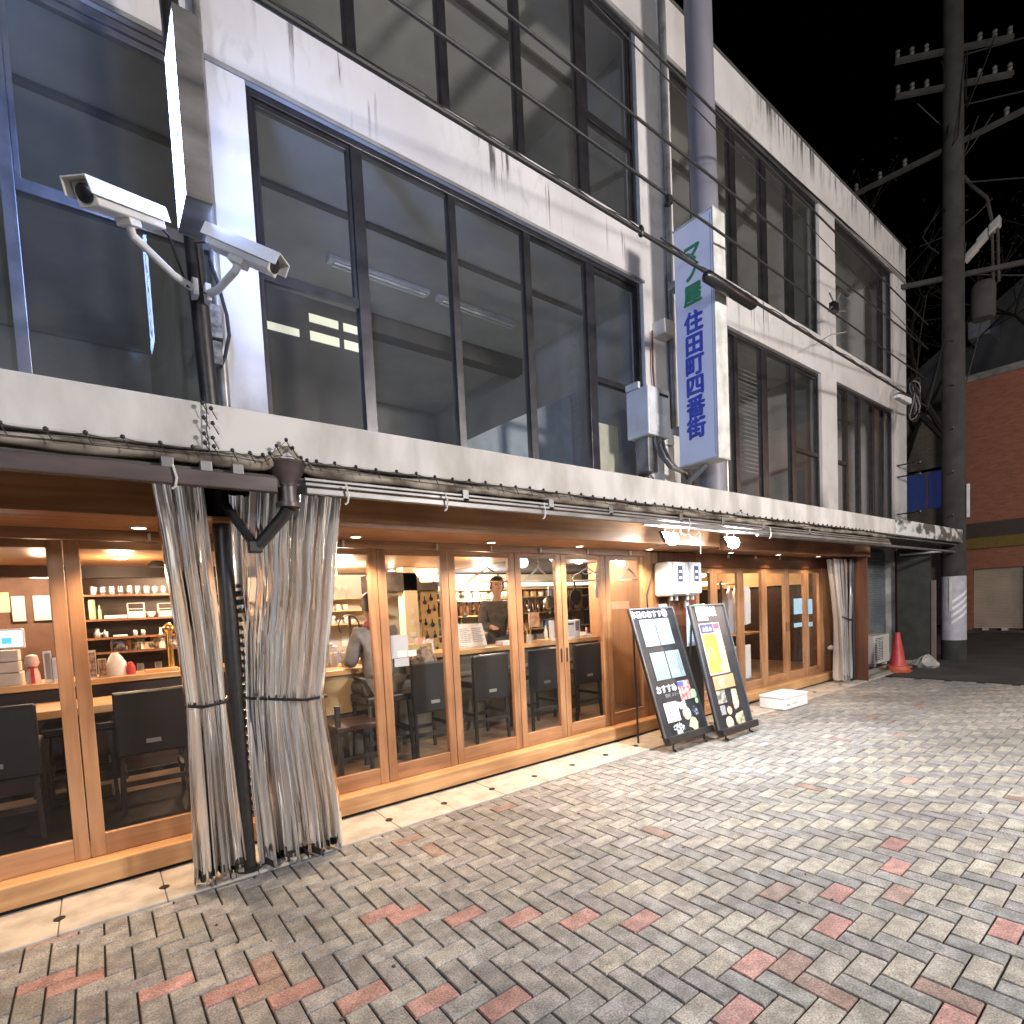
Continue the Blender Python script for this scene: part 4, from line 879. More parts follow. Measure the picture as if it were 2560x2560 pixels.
MB().box(0,.60,0,.34,0,.135).build('box_body', FOAM, T, bevel=.012)
MB().box(-.004,.604,-.004,.344,.138,.175).build('lid', FOAM, T, bevel=.012)
MB().box(.05,.12,-.0025,-.0005,.05,.075).box(.2,.32,-.0025,-.0005,.06,.07).build('printed_mark', mat('pale_stamp', (.5,.52,.55), .8), T)
T = thing('traffic_cone', 'faded red traffic cone on a weighted orange base by the shutter', 'traffic cone', (11.35,3.42,-.005)); T.scale = (.9,.9,.93)
MB().lathe((0,0,0), [(.165,.05),(.158,.12),(.13,.16),(.10,.42),(.055,.66),(.045,.76),(.02,.77)], 20).build('cone_body', REDP, T, smooth=True)
MB().lathe((0,0,0), [(.21,0),(.215,.05),(.20,.06),(.185,.12),(.17,.13)], 20).build('weight_ring', ORNG, T, smooth=True)
MB().box(-.20,.20,-.20,.20,.001,.03).build('base', ORNG, T, bevel=.02)
T = thing('outdoor_ac_unit', 'cream outdoor air conditioner unit on the ground before the shutter', 'air conditioner', (11.75,3.92,0))
MB().box(0,.80,0,.29,.05,.60).build('case', OFFW, T, bevel=.012)
gr_ = MB()
for k in range(13): gr_.box(.05,.45,-.012,-.002,.12+k*.034,.128+k*.034)
for k in range(6): gr_.box(.06+k*.075,.066+k*.075,-.010,-.003,.11,.54)
gr_.build('grille', WHT, T); MB().box(.05,.45,-.0018,-.0004,.11,.55).build('grille_recess', BLK2, T)
MB().box(.05,.15,.02,.27,0,.05).box(.62,.72,.02,.27,0,.05).build('feet', OFFW, T)
T = thing('rubbish_sack', 'crumpled pale plastic sack on the ground beside the dark post', 'sack', (12.3,3.25,-.005))
sk_ = MB(); rd = random.Random(8); ring = []
prof = [(.24,0),(.26,.05),(.21,.12),(.13,.18),(.05,.20)]
for r_, z_ in prof:
    row = []
    for k in range(16):
        a = k*math.pi/8; q = r_*(1+rd.uniform(-.18,.18)); row.append(len(sk_.v)); sk_.v.append((1.25*q*math.cos(a), .8*q*math.sin(a), z_*(1+rd.uniform(-.2,.2))))
    ring.append(row)
for a, b in zip(ring, ring[1:]):
    for k in range(16): sk_.f.append((a[k], a[(k+1) % 16], b[(k+1) % 16], b[k])); sk_.mi.append(0)
sk_.f.append(tuple(ring[-1])); sk_.mi.append(0)
sk_.build('sack_body', mat('pale_plastic_sheet', (.42,.42,.40), .5, bump=.4), T, smooth=False)
T = thing('short_bollard', 'short pale plastic pipe stub standing beside the far curtain', 'bollard', (10.42,3.80,0))
MB().lathe((0,0,0), [(.075,0),(.075,.05),(.045,.06),(.045,.50)], 14).build('pipe', OFFW, T, smooth=True); MB().lathe((0,0,.50), [(.05,0),(.05,.04),(.03,.05)], 14).build('cap', WHTP, T, smooth=True)
o = MB().box(0,.9,0,.10,0,.05).build('kerb_block', CONC, bevel=.01); o.location = (10.2,3.45,.0); tag(o, 'low concrete block on the ground past the end of the wooden step', 'block')
o = MB().lathe((0,0,0), [(.03,0),(.06,.03),(.055,.05),(.02,.08)], 12).build('porch_cup', OFFW, smooth=True); o.location = (9.67,3.86,.52); tag(o, 'small cream wall cup fixed low at the end of the wooden front', 'cup')
o = MB().tube([(0,0,0),(0,.68,0)], .022, 10).build('tube_lamp', WHT, smooth=True); o.location = (13.05,3.2,2.17); tag(o, 'unlit tube lamp under the far end of the canopy', 'lamp')
o = MB().tube([(0,0,0),(7.6,0,-.01)], .022, 10).build('canopy_rail', GREYMET, smooth=True); o.location = (5.9,3.10,2.17); tag(o, 'long grey pipe rail fixed below the far half of the canopy', 'rail')
# ------------------------------------------------------------ utility pole with its gear
T = thing('utility_pole', 'tall concrete utility pole at the end of the canopy with reflective stripes', 'utility pole', (13.78,3.18,-.02))
MB().lathe((0,0,0), [(.205,0),(.195,2.5),(.15,15.5)], 28).build('shaft', POLEC, T, smooth=True)
MB().lathe((0,0,.42), [(.2065,0),(.203,1.28)], 28).build('guard_sheet', mat('lilac_grey_guard', (.50,.49,.55), .5, col2=(.40,.39,.44), scale=9), T, smooth=True)
sb = MB()
for k in range(4):
    z0 = .74+k*.135
    ps = []
    for i in range(9):
        a = math.pi*(1.02+.44*i/8)+.0; ps.append((a, z0+.24*i/8))
    for (a0, q0), (a1, q1) in zip(ps, ps[1:]):
        rr_ = .212; sb.face([(rr_*math.cos(a0), rr_*math.sin(a0), q0), (rr_*math.cos(a1), rr_*math.sin(a1), q1), (rr_*math.cos(a1), rr_*math.sin(a1), q1+.062), (rr_*math.cos(a0), rr_*math.sin(a0), q0+.062)])
sb.build('reflective_stripe', mat('reflective_white', (.85,.87,.90), .3), T, recalc=False)
MB().box(-.225,-.208,-.03,.02,1.0,1.68).build('cable_guard', WHT, T)
for k in range(10):
    z_ = 2.9+k*.42; s_ = 1 if k % 2 else -1
    MB().tube([(s_*.18,-.05,z_),(s_*.36,-.08,z_)], .011, 6).build('climbing_bolt', SILV, T)
MB().box(-.02,.03,-.25,-.21,2.85,3.5).build('cable_guard', WHT, T)
DIMW = mat('dim_porcelain', (.10,.098,.09), .6)
for z_, L1, ang in ((11.75,1.0,2.3),(11.1,1.0,2.3),(10.0,1.7,-1.45),(7.55,1.2,-1.0)):
    d_ = Vector((math.cos(ang), math.sin(ang), 0)); MB().obox((0,0,z_), L1*2, .07, .08, d_, Vector((-d_.y,d_.x,0))).build('crossarm', POLEC, T)
    if z_ < 8: continue
    for q in (-.95,-.7,-.45,.45,.7,.95):
        MB().lathe(Vector((0,0,z_+.05))+d_*L1*q, [(.02,0),(.045,.05),(.03,.08),(.045,.12),(.02,.16)], 10).build('insulator', DIMW, T, smooth=True)
MB().lathe((.15,-.42,6.6), [(.16,0),(.19,.05),(.19,.60),(.14,.68)], 18).build('transformer', POLEC, T, smooth=True)
MB().obox((.42,-.20,8.05), .26, .16, .15, (0,.6,-.5), (1,0,0)).obox((.42,-.36,8.22), .22, .17, .17, (0,.6,-.5), (1,0,0)).obox((.42,-.54,8.36), .20, .18, .18, (0,.6,-.4), (1,0,0)).build('switch_box', mat('dim_grey_box', (.34,.34,.33), .6), T, bevel=.02)
MB().tube([(.3,-.1,9.5),(.42,-.2,9.3),(.42,-.42,8.95),(.42,-.5,8.45)], .03, 8).tube([(.42,-.5,8.3),(.42,-.52,7.3)], .025, 8).tube([(.42,-.58,8.3),(.42,-.60,7.3)], .025, 8).build('bracket_arm', POLEC, T)
for k, (a, b) in enumerate((((0,0,11.6),(6,-14,10.6)),((0,0,10.7),(5,-13,9.2)),((0,0,9.3),(9,-11,9.0)),((0,0,7.6),(8,-9,6.9)),((0,0,7.0),(12,4,8.0)),((0,0,7.2),(-.5,.3,5.0)))):
    a, b = Vector(a), Vector(b); MB().tube([a+(b-a)*i/12-Vector((0,0,.8*(1 if k < 5 else .2)*4*(i/12)*(1-i/12)*.5)) for i in range(13)], .014, 6).build('service_cable', CABLE, T, smooth=True)
rd = random.Random(17)
for k in range(14):
    a = Vector((rd.uniform(-.2,.5), rd.uniform(-.6,.2), rd.uniform(6.5,11.5))); b = Vector((rd.uniform(-.25,.25), rd.choice((-.6,-.2,.15,.5)), min(11.6, a.z+rd.uniform(-1.6,2.0)))); m_ = (a+b)/2+Vector((rd.uniform(-.3,.3), rd.uniform(-.3,.3), -rd.uniform(.2,.8)))
    MB().tube([a, (a+m_)/2-Vector((0,0,.05)), m_, (m_+b)/2-Vector((0,0,.03)), b], .012, 5).build('slack_wire', CABLE, T, smooth=True)
# bare street tree beyond the pole
def tree(loc, h, label, seed, leaf=0):
    T = thing('street_tree', label, 'tree', loc); rd = random.Random(seed); mb = MB(); tips = []
    def grow(p, d, l, r, k):
        q = p+d*l; mid = p+d*l*.5+Vector((rd.uniform(-.1,.1), rd.uniform(-.1,.1), 0))*l*.5
        mb.tube([p, mid, q], [r, r*.85, r*.68], 7 if k > 2 else 5)
        if k == 0: tips.append(q); return
        for _ in range(3 if k < 4 else 2):
            e = (d+Vector((rd.uniform(-.8,.8), rd.uniform(-.8,.8), rd.uniform(-.1,.5)))).normalized(); grow(q, e, l*rd.uniform(.62,.8), r*.62, k-1)
    grow(Vector((0,0,0)), Vector((0,0,1)), h*.34, .16, 5)
    mb.build('trunk', mat('bark', (.030,.027,.024), .9, bump=.5, scale=14), T, smooth=True)
    lf = MB()
    for q in tips:
        for _ in range(leaf):
            c = q+Vector((rd.gauss(0,.28), rd.gauss(0,.28), rd.gauss(0,.25))); a = Vector((rd.uniform(-1,1), rd.uniform(-1,1), rd.uniform(-1,1))).normalized(); b = a.orthogonal().normalized(); s = rd.uniform(.05,.10)
            lf.face([c-a*s, c+b*s*.5, c+a*s, c-b*s*.5])
    lf.build('crown', mat('night_leaves', (.035,.045,.03), .7, col2=(.06,.06,.05)), T, recalc=False)
tree((20.5,1.2,0), 14, 'dark thinly leaved tree rising beyond the utility pole', 5, 9)
tree((20.3,4.62,0), 16, 'tall bare dark tree tangled up behind the utility pole wires', 14, 5)
tree((24.0,7.2,0), 13, 'dark tree behind the beige building at the end of the street', 9, 8)
# ------------------------------------------------------------ buildings at the end of the street
def brickmat(name, c1, c2, mo, sc):
    m, t, p = base_nodes(name); N, L = t.nodes.new, t.links.new; p.inputs['Roughness'].default_value = .85
    tc = N('ShaderNodeTexCoord'); sx = N('ShaderNodeSeparateXYZ'); cb = N('ShaderNodeCombineXYZ'); L(tc.outputs['Object'], sx.inputs[0])
    L(sx.outputs[1], cb.inputs[0]); L(sx.outputs[2], cb.inputs[1])
    br = N('ShaderNodeTexBrick'); br.inputs['Scale'].default_value = sc; br.inputs['Color1'].default_value = c1+(1,); br.inputs['Color2'].default_value = c2+(1,); br.inputs['Mortar'].default_value = mo+(1,)
    br.inputs['Mortar Size'].default_value = .03; br.inputs['Row Height'].default_value = .3; br.inputs['Brick Width'].default_value = 1.0
    L(cb.outputs[0], br.inputs[0]); L(br.outputs[0], p.inputs['Base Color']); return m
T = thing('brick_building', 'red brick building across the street end with a beige roller shutter', 'building', (22,0,0))
RB = brickmat('red_brick', (.36,.135,.075), (.27,.095,.055), (.20,.14,.11), 6)
wb = MB(); wb.box(0,9,-12,4.79,3.40,7.75); wb.box(0,9,4.61,4.79,0,2.6); wb.box(0,9,1.9,3.40,0,2.6); wb.box(0,9,3.40,4.61,1.97,2.6); wb.box(0,9,-12,.4,0,2.6); wb.box(.2,9,.4,1.9,0,2.6); wb.box(.3,9,3.4,4.61,0,1.97)
wb.build('wall', RB, T)
MB().box(-.05,.2,-12,4.85,2.93,3.40).build('shop_fascia', mat('dark_brown_fascia', (.06,.045,.035), .6), T)
MB().box(-.10,.2,-12,4.85,2.60,2.93).build('shop_fascia', mat('ochre_fascia', (.20,.135,.03), .7), T)
sh = MB(); z = .10
while z < 1.95: sh.prism([(0,0),(.012,.012),(.012,.034),(0,.046)], (.14,3.41,z), (-1,0,0), (0,0,1), (0,1.19,0)); z += .047
sh.build('roller_shutter', mat('beige_shutter', (.52,.44,.34), .6, col2=(.42,.35,.27), scale=2), T)
sh = MB(); z = .10
while z < 2.5: sh.prism([(0,0),(.012,.012),(.012,.034),(0,.046)], (.12,.41,z), (-1,0,0), (0,0,1), (0,1.48,0)); z += .047
sh.build('roller_shutter', mat('beige_shutter_two', (.50,.44,.36), .6), T)
MB().box(-.25,.0,3.3,4.7,-.03,.06).build('threshold', DKCONC, T)
for y_ in (3.75,4.2):
    MB().box(-.24,-.02,y_,y_+.12,.061,.16).build('shutter_foot', OFFW, T)
for y_ in (1.5,-2.5,-6.5): MB().box(-.04,.02,y_-.8,y_+.8,4.6,6.2).build('window', BLK2, T)
MB().box(-.06,9,-12,4.85,7.75,7.95).build('parapet_cap', CONC, T)
T = thing('beige_building', 'dim beige brick building with blue windows behind the utility pole', 'building', (25.5,0,0))
wb = MB(); wb.box(0,8,5.0,10.5,5.95,8.0); wb.box(0,8,5.0,10.5,0,4.45); wb.box(.5,8,5.0,10.5,4.45,5.95); wb.box(0,.5,5.0,5.9,4.45,5.95)
wb.build('wall', brickmat('beige_brick', (.30,.25,.20), (.24,.20,.16), (.16,.14,.12), 4), T)
bwm = mat('blue_window_glass', (.05,.07,.22), .3, emit=(.05,.08,.30), es=.09)
for k in range(3): MB().box(.45,.49,5.95+k*.9,6.75+k*.9,4.5,5.9).build('window', bwm, T)
MB().box(-.1,8,4.9,10.5,5.95,6.1).build('cornice', CONC, T)
T = thing('dark_apartment_block', 'dark tall building with a sloping roof edge far behind the beige one', 'building', (31,0,0))
MB().prism([(4,0),(14,0),(14,10.5),(9,11.2),(4,14.5)], (0,0,0), (0,1,0), (0,0,1), (8,0,0)).build('wall', mat('slate_render', (.10,.105,.13), .9, col2=(.14,.14,.13), scale=.5), T)
for y_ in (6.2,8.0,10.0): MB().box(-.04,.0,y_,y_+1.0,8.3,9.6).build('window', BLK2, T)
MB().box(-1.6,-.002,5.6,6.3,11.6,12.3).build('roof_sign', mat('pale_panel', (.4,.42,.5), .6), T)
# ------------------------------------------------------------ inside the restaurant
WARM = (1, .70, .44); NEUT = (1, .82, .62)
def solo(mb, name, m_, loc, label, cat, group=None, smooth=False, bevel=0, rz=0):
    o = mb.build(name, m_, smooth=smooth, bevel=bevel); o.location = loc; o.rotation_euler = (0,0,rz); return tag(o, label, cat, group)
def row(mb, name, m_, spots, label, cat, group, smooth=False, bevel=0):
    o0 = mb.build(name, m_, smooth=smooth, bevel=bevel)
    for k, s_ in enumerate(spots):
        o = o0 if k == 0 else o0.copy()
        if k: C.objects.link(o)
        o.location = s_[:3]; sc_ = s_[3] if len(s_) > 3 else 1; o.scale = (sc_, sc_, sc_); tag(o, label, cat, group)
lensm = emis('ceiling_lamp_lens', (1, .80, .52), 10)
for k, (x, y, e, w_, lab) in enumerate([(-.35,6.5,26,.3,'over the left bar counter'),(.75,6.4,22,.3,'over the beer tap'),(2.15,5.7,34,.4,'over the white cups'),(3.0,6.3,40,.5,'beside the black extractor hood'),(4.4,6.3,46,.5,'over the cook'),(5.0,5.0,12,.3,'near the brown partition'),(.2,5.2,7,.3,'over the small wooden table'),(3.2,4.7,5,.3,'over the bar stools')]):
    T = thing('ceiling_lamp', 'round recessed lamp in the restaurant ceiling '+lab, 'lamp', (x,y,2.0295))
    MB().lathe((0,0,0), [(.05,-.012),(.05,0)], 18).build('rim', WHT, T, smooth=True)
    MB().lathe((0,0,0), [(.04,-.016),(.04,-.0125)], 18).build('lens', lensm, T)
    l = lamp('ceiling_lamp_light', 'POINT', (0,0,-.12), e*1.5, NEUT if k in (2,3,4) else WARM, .06, T)
for k, (x, y, e, lab) in enumerate([(7.0,4.9,26,'nearest the yellow paper lanterns'),(8.6,5.0,22,'above the far tables'),(10.2,6.0,8,'in the far corner')]):
    T = thing('ceiling_lamp', 'round lamp in the pale ceiling of the second room '+lab, 'lamp', (x,y,2.0295))
    MB().lathe((0,0,0), [(.05,-.012),(.05,0)], 18).build('rim', WHT, T, smooth=True)
    MB().lathe((0,0,0), [(.04,-.016),(.04,-.0125)], 18).build('lens', lensm, T)
    lamp('ceiling_lamp_light', 'POINT', (0,0,-.12), e*1.5, WARM, .06, T)
# left bar
T = thing('bar_counter', 'long left bar counter with pale wooden top and dark front', 'counter', (0,5.82,.152))
MB().box(-2.9,1.05,0,.52,.85,.90).build('counter_top', W_BAR, T, bevel=.006)
MB().box(-2.9,1.0,.06,.12,0,.849).build('front_panel', W_BROWN, T)
T = thing('back_shelf', 'dark wooden wall shelving behind the left bar', 'shelf', (0,6.9,.152))
for z in (1.07,1.22,1.41,1.66): MB().box(-.10,1.6,0,.30,z-.012,z+.008).build('shelf_board', W_DARKX, T)
MB().box(-.13,-.10,0,.32,0,1.85).box(1.6,1.63,0,.32,0,1.85).build('upright', W_DARKX, T)
MB().box(-.10,1.6,.30,.32,0,1.85).build('back_panel', W_BROWN, T)
zsh = [1.232,1.382,1.572,1.822]
row(MB().lathe((0,0,0), [(.028,0),(.030,.08),(.029,.08),(.026,.004)], 12), 'drinking_glass', DRINK, [(.02+.075*k,6.96+.05*(k % 2),zsh[3]) for k in range(13)], 'clear tumbler in the row on the top dark shelf behind the left bar', 'glass', 'tumblers on the top bar shelf', True)
row(MB().lathe((0,0,0), [(.025,0),(.027,.05),(.02,.06),(.022,.065)], 10), 'dark_cup', BRNMET, [(.16+.085*k,7.0,zsh[0]) for k in range(10)], 'small dark cup in the row on the lowest shelf behind the left bar', 'cup', 'cups on the lowest bar shelf', True)
GJ = mat('pale_green_glass', (.30,.42,.26), .2)
solo(MB().lathe((0,0,0), [(.028,0),(.03,.02),(.03,.19),(.022,.20)], 14), 'tall_jar', GJ, (-.005,6.97,zsh[2]), 'tall pale green jar at the left end of the bar shelf', 'jar', smooth=True)
solo(MB().lathe((0,0,0), [(.016,0),(.016,.09),(.007,.11),(.007,.14)], 10), 'small_bottle', GJ, (.055,6.97,zsh[2]), 'small green bottle beside the tall pale jar', 'bottle', smooth=True)
solo(MB().box(0,.19,0,.12,0,.035), 'tray', WHTP, (.09,6.95,zsh[2]), 'flat white tray on the bar shelf', 'tray', bevel=.004)
def rack(w, h):
    mb = MB()
    for x in (0, w-.006): mb.box(x,x+.006,0,.006,0,h).box(x,x+.006,.12,.126,0,h)
    for z in (0,.3,.6,1): mb.box(0,w,-.001,.005,z*h,z*h+.006)
    return mb.box(.008,w-.008,.01,.118,.004,h*.45)
solo(rack(.15,.15), 'wire_rack', WHT, (.29,6.95,zsh[2]), 'white wire rack of boxes on the bar shelf', 'rack')
solo(MB().lathe((0,0,0), [(.022,0),(.045,.03),(.05,.06),(.046,.06)], 14), 'bowl', WHTP, (.49,7.0,zsh[2]), 'white bowl between the two racks on the bar shelf', 'bowl', smooth=True)
solo(rack(.14,.14), 'basket', OFFW, (.56,6.95,zsh[2]), 'cream basket at the right of the bar shelf', 'basket')
solo(MB().lathe((0,0,0), [(.03,0),(.036,.04),(.02,.07),(.022,.09),(.012,.10)], 14).tube([(.03,0,.03),(.06,0,.06),(.065,0,.08)], .006, 6), 'kettle', SILV, (.02,6.99,zsh[1]), 'shiny steel kettle on the middle bar shelf', 'kettle', smooth=True)
row(MB().lathe((0,0,0), [(.022,0),(.024,.055),(.02,.06)], 10), 'steel_cup', SILV, [(.09,6.98,zsh[1]),(.34,6.98,zsh[1]),(.41,6.99,zsh[1]),(.62,6.98,zsh[1]),(.74,6.98,zsh[1])], 'small steel cup on the middle shelf behind the left bar', 'cup', 'steel cups on the middle bar shelf', True)
solo(MB().box(0,.12,0,.1,0,.018), 'dish', WHTP, (.15,6.96,zsh[1]), 'flat white dish on the middle bar shelf', 'dish', bevel=.004)
T = thing('beer_tap', 'tall golden beer tap standing on the left bar counter', 'beer tap', (.565,6.15,1.052))
GOLD = mat('polished_brass', (.80,.55,.20), .22, metal=1)
MB().lathe((0,0,0), [(.045,0),(.045,.015),(.028,.03),(.026,.34),(.03,.35)], 18).build('tower', GOLD, T, smooth=True)
MB().lathe((0,0,.35), [(.03,0),(.05,.03),(.05,.06),(.035,.08),(.012,.10)], 16).build('cap', GOLD, T, smooth=True)
MB().tube([(0,0,.30),(0,-.08,.29),(0,-.085,.24)], .009, 8).tube([(0,-.04,.30),(0,-.06,.40)], .008, 8).build('spout', SILV, T, smooth=True)
for x, lab in ((-.07,'left menu frame leaning on the bar counter beside the wooden post'),(.0,'right menu frame leaning on the bar counter before the white sack')):
    T = thing('framed_menu', lab, 'menu', (x,6.0,1.052))
    MB().box(0,.062,0,.012,0,.24 if x < 0 else .16).build('frame', WHT, T); MB().box(.006,.056,-.002,-.0003,.01,.22 if x < 0 else .15).build('sheet', mat('dark_menu_print', (.12,.07,.07), .6, col2=(.5,.4,.36), scale=40), T)
def blob(rx, ry, h, seed, n=14):
    rd = random.Random(seed); mb = MB(); rings = []
    for z, q in ((0,.95),(.25,1.05),(.55,1),(.8,.75),(1,.35)):
        rings.append([]);
        for k in range(n):
            a = 2*math.pi*k/n; f_ = q*(1+rd.uniform(-.12,.12)); rings[-1].append(len(mb.v)); mb.v.append((rx*f_*math.cos(a), ry*f_*math.sin(a), z*h*(1+rd.uniform(-.05,.05))))
    for a, b in zip(rings, rings[1:]):
        for k in range(n): mb.f.append((a[k],a[(k+1)%n],b[(k+1)%n],b[k])); mb.mi.append(0)
    mb.f.append(tuple(rings[-1])); mb.mi.append(0); mb.f.append(tuple(reversed(rings[0]))); mb.mi.append(0); return mb
solo(blob(.07,.06,.20,3), 'white_sack', FOAM, (.13,6.02,1.052), 'bulging white sack on the left bar counter', 'sack', smooth=True)
solo(blob(.035,.035,.11,5), 'red_pouch', REDP, (.235,6.0,1.052), 'small red and white pouch beside the white sack', 'pouch', smooth=True)
row(MB().lathe((0,0,0), [(.028,0),(.03,.09),(.026,.09)], 12), 'jar', DRINK, [(.31,6.02,1.052),(.45,6.05,1.052)], 'clear jar on the left bar counter between the pouch and the tap', 'jar', 'jars by the beer tap', True)
solo(MB().box(0,.26,0,.14,0,.03), 'wooden_tray', W_BAR, (.34,5.9,1.052), 'wooden tray at the right end of the left bar', 'tray', bevel=.004)
T = thing('pink_bottle', 'pink bottle with red ribbon on the left bar counter', 'bottle', (-.43,5.98,1.052))
MB().lathe((0,0,0), [(.05,0),(.045,.08),(.03,.13),(.05,.17),(.04,.23),(.01,.24)], 14).build('bottle', mat('pale_pink_glaze', (.70,.38,.36), .4, col2=(.75,.62,.55), scale=14), T, smooth=True)
MB().box(-.012,.012,-.055,-.045,0,.14).lathe((0,0,.125), [(.034,0),(.036,.02)], 14).build('ribbon', REDP, T)
for k, (x, h, lab) in enumerate(((-.36,.26,'tall dark framed card beside the pink bottle'),(-.31,.20,'pale framed card leaning before the wooden post'))):
    T = thing('card_stand', lab, 'card', (x,6.0,1.052)); MB().box(0,.055,0,.01,0,h).build('frame', WHT, T); MB().box(.01,.045,-.002,-.0004,.02,h-.02).build('card', [GREYINK, PAPERB][k], T)
T = thing('cash_register', 'cream cash register with a bright blue screen on the left bar', 'cash register', (-.66,5.92,1.052))
MB().box(-.25,.16,0,.3,0,.10).box(-.22,.15,.02,.28,.105,.19).box(-.22,.15,.04,.26,.195,.285).build('drawer_stack', OFFW, T, bevel=.006)
MB().box(-.25,.20,.06,.10,.30,.46).build('screen_case', WHTP, T, bevel=.01)
MB().box(-.235,.185,.055,.059,.315,.445).build('screen', emis('pos_screen', (.35,.68,.95), 1.6), T)
MB().box(.06,.12,.050,.054,.34,.39).build('screen_icon', emis('pos_icon', (.05,.25,.8), 1.4), T)
solo(MB().box(0,.18,0,.012,0,.17), 'yellow_notice', emis('notice_painted_glow', (.95,.72,.30), .9), (-.75,6.4,1.66), 'glowing yellow notice at the left edge above the cash register', 'notice')  # emission imitates lamplight falling on the paper
for x, w_, lab in ((-.63,.11,'left grey framed picture on the dark wall above the bar'),(-.47,.14,'right grey framed picture on the dark wall above the bar')):
    T = thing('wall_picture', lab, 'picture', (x,7.18,1.58)); MB().box(0,w_,0,.02,0,.26).build('frame', W_BROWN, T); MB().box(.006,w_-.006,-.003,-.0004,.006,.254).build('picture', PAPERB, T)
solo(MB().box(-2.9,-.14,0,.05,0,1.85), 'dark_wall_panel', mat('dark_brown_wall', (.13,.075,.055), .7, col2=(.09,.05,.04)), (0,7.22,.16), 'dark brown wall panelling behind the framed pictures', 'wall panel')
T = thing('small_table', 'lit wooden slab table standing before the left bar', 'table', (-.20,5.35,.152))
MB().box(-.34,.34,-.2,.42,.69,.75).build('table_top', W_BAR, T, bevel=.006); MB().box(-.06,.06,.05,.17,.02,.69).box(-.22,.22,-.1,.3,0,.02).build('pedestal', BLK, T)
T = thing('pendant_lamp', 'black cone pendant lamp hanging near the left ceiling', 'lamp', (.46,5.5,1.98))
MB().lathe((0,0,0), [(.075,0),(.07,.02),(.025,.06),(.015,.065)], 16).build('lamp_shade', BLK2, T, smooth=True)
solo(MB().box(0,2.6,0,1.0,0,.008), 'added_dark_mat', BLK2, (-1.6,4.3,.1525), 'black mat on the floor inside the left doors', 'mat')  # dark sheet added to shade the floor behind the left doors
# main counter and kitchen
T = thing('kitchen_counter', 'long kitchen counter with pale wood top behind the folding doors', 'counter', (0,4.95,.152))
MB().box(2.05,5.3,0,.45,.85,.90).box(5.302,6.5,.3,.75,.85,.90).build('counter_top', W_BAR, T, bevel=.006)
MB().box(2.1,5.3,.05,.12,0,.849).build('front_panel', mat('dull_green_steel', (.15,.15,.12), .4, metal=.4, col2=(.09,.085,.065), scale=5, stretch=(.3,1,3)), T)
MB().box(2.1,5.3,.02,.05,.62,.66).build('front_rail', GREYMET, T)
T = thing('side_counter', 'bright yellow lit wooden side counter next to the seated customer', 'counter', (1.52,4.78,.152))
MB().box(-.1,.62,0,.7,.80,.85).build('counter_top', W_BAR, T, bevel=.006); MB().box(0,.58,.04,.10,.45,.799).build('front_panel', mat('yellowish_panel', (.46,.36,.20), .5, col2=(.36,.28,.16)), T)
MB().box(.0,.58,.04,.66,0,.44).build('base', DKCL, T)
T = thing('kitchen_shelf', 'bright kitchen wall shelving crowded with crockery', 'shelf', (0,6.55,.152))
for x0_, x1_, zs in ((1.35,3.0,(1.23,1.40,1.55)),(3.55,6.8,(.98,1.24,1.49,1.62))):
    for z in zs: MB().box(x0_,x1_,0,.30,z-.014,z).build('shelf_board', W_BAR, T)
MB().box(1.35,6.8,.31,.33,.75,1.86).build('back_panel', mat('kitchen_tile', (.66,.60,.50), .35, col2=(.55,.50,.42), scale=3), T)
MB().box(1.35,6.8,.02,.5,.70,.75).build('worktop', SILV, T)
MB().box(1.35,6.8,.04,.5,0,.69).build('cabinet', mat('steel_cabinet', (.35,.34,.32), .35, metal=.6), T)
MB().box(3.6,6.8,-.06,-.02,1.655,1.70).build('light_pelmet', emis('lit_pelmet', (1,.86,.62), 1.6), T)
zk = [.912,1.382+.002,1.552+.002,1.702+.002]; zr = [1.134,1.394,1.644]
row(MB().lathe((0,0,0), [(.02,0),(.034,.02),(.038,.05),(.035,.05)], 12), 'rice_bowl', WHTP, [(1.5+.085*k,6.68,1.384+.0) for k in range(14)]+[(1.5+.085*k,6.68,1.437) for k in range(0,14,2)], 'white rice bowl on the lower kitchen shelf left of the hood', 'bowl', 'rice bowls on the left kitchen shelf', True)
row(MB().lathe((0,0,0), [(.026,0),(.028,.005),(.005,.012),(.004,.07),(.03,.10),(.034,.15),(.031,.15)], 12), 'wine_glass', DRINK, [(1.55+.082*k,6.66,1.704) for k in range(13)], 'stemmed glass on the top kitchen shelf left of the hood', 'glass', 'stemmed glasses on the top kitchen shelf', True)
row(MB().lathe((0,0,0), [(.032,0),(.034,.075),(.030,.075)], 12), 'sake_cup', OFFW, [(1.52+.09*k,6.66,1.554) for k in range(12)], 'cream cup on the middle kitchen shelf left of the hood', 'cup', 'cream cups on the middle kitchen shelf', True)
row(MB().lathe((0,0,0), [(.032,0),(.034,.12),(.014,.16),(.013,.20),(.016,.205)], 12), 'sauce_bottle', mat('dark_amber_glass', (.09,.035,.012), .15), [(3.62+.115*k,6.64,1.394) for k in range(26)], 'dark sauce bottle on the kitchen shelf behind the cook', 'bottle', 'sauce bottles on the kitchen shelf behind the cook', True)
row(MB().lathe((0,0,0), [(.05,0),(.085,.03),(.09,.05),(.082,.05)], 14), 'mixing_bowl', SILV, [(3.7+.22*k,6.70,1.134) for k in range(13)]+[(3.7+.22*k,6.70,1.172) for k in range(13)], 'steel mixing bowl on the lowest kitchen shelf behind the cook', 'bowl', 'steel bowls on the kitchen shelf behind the cook', True)
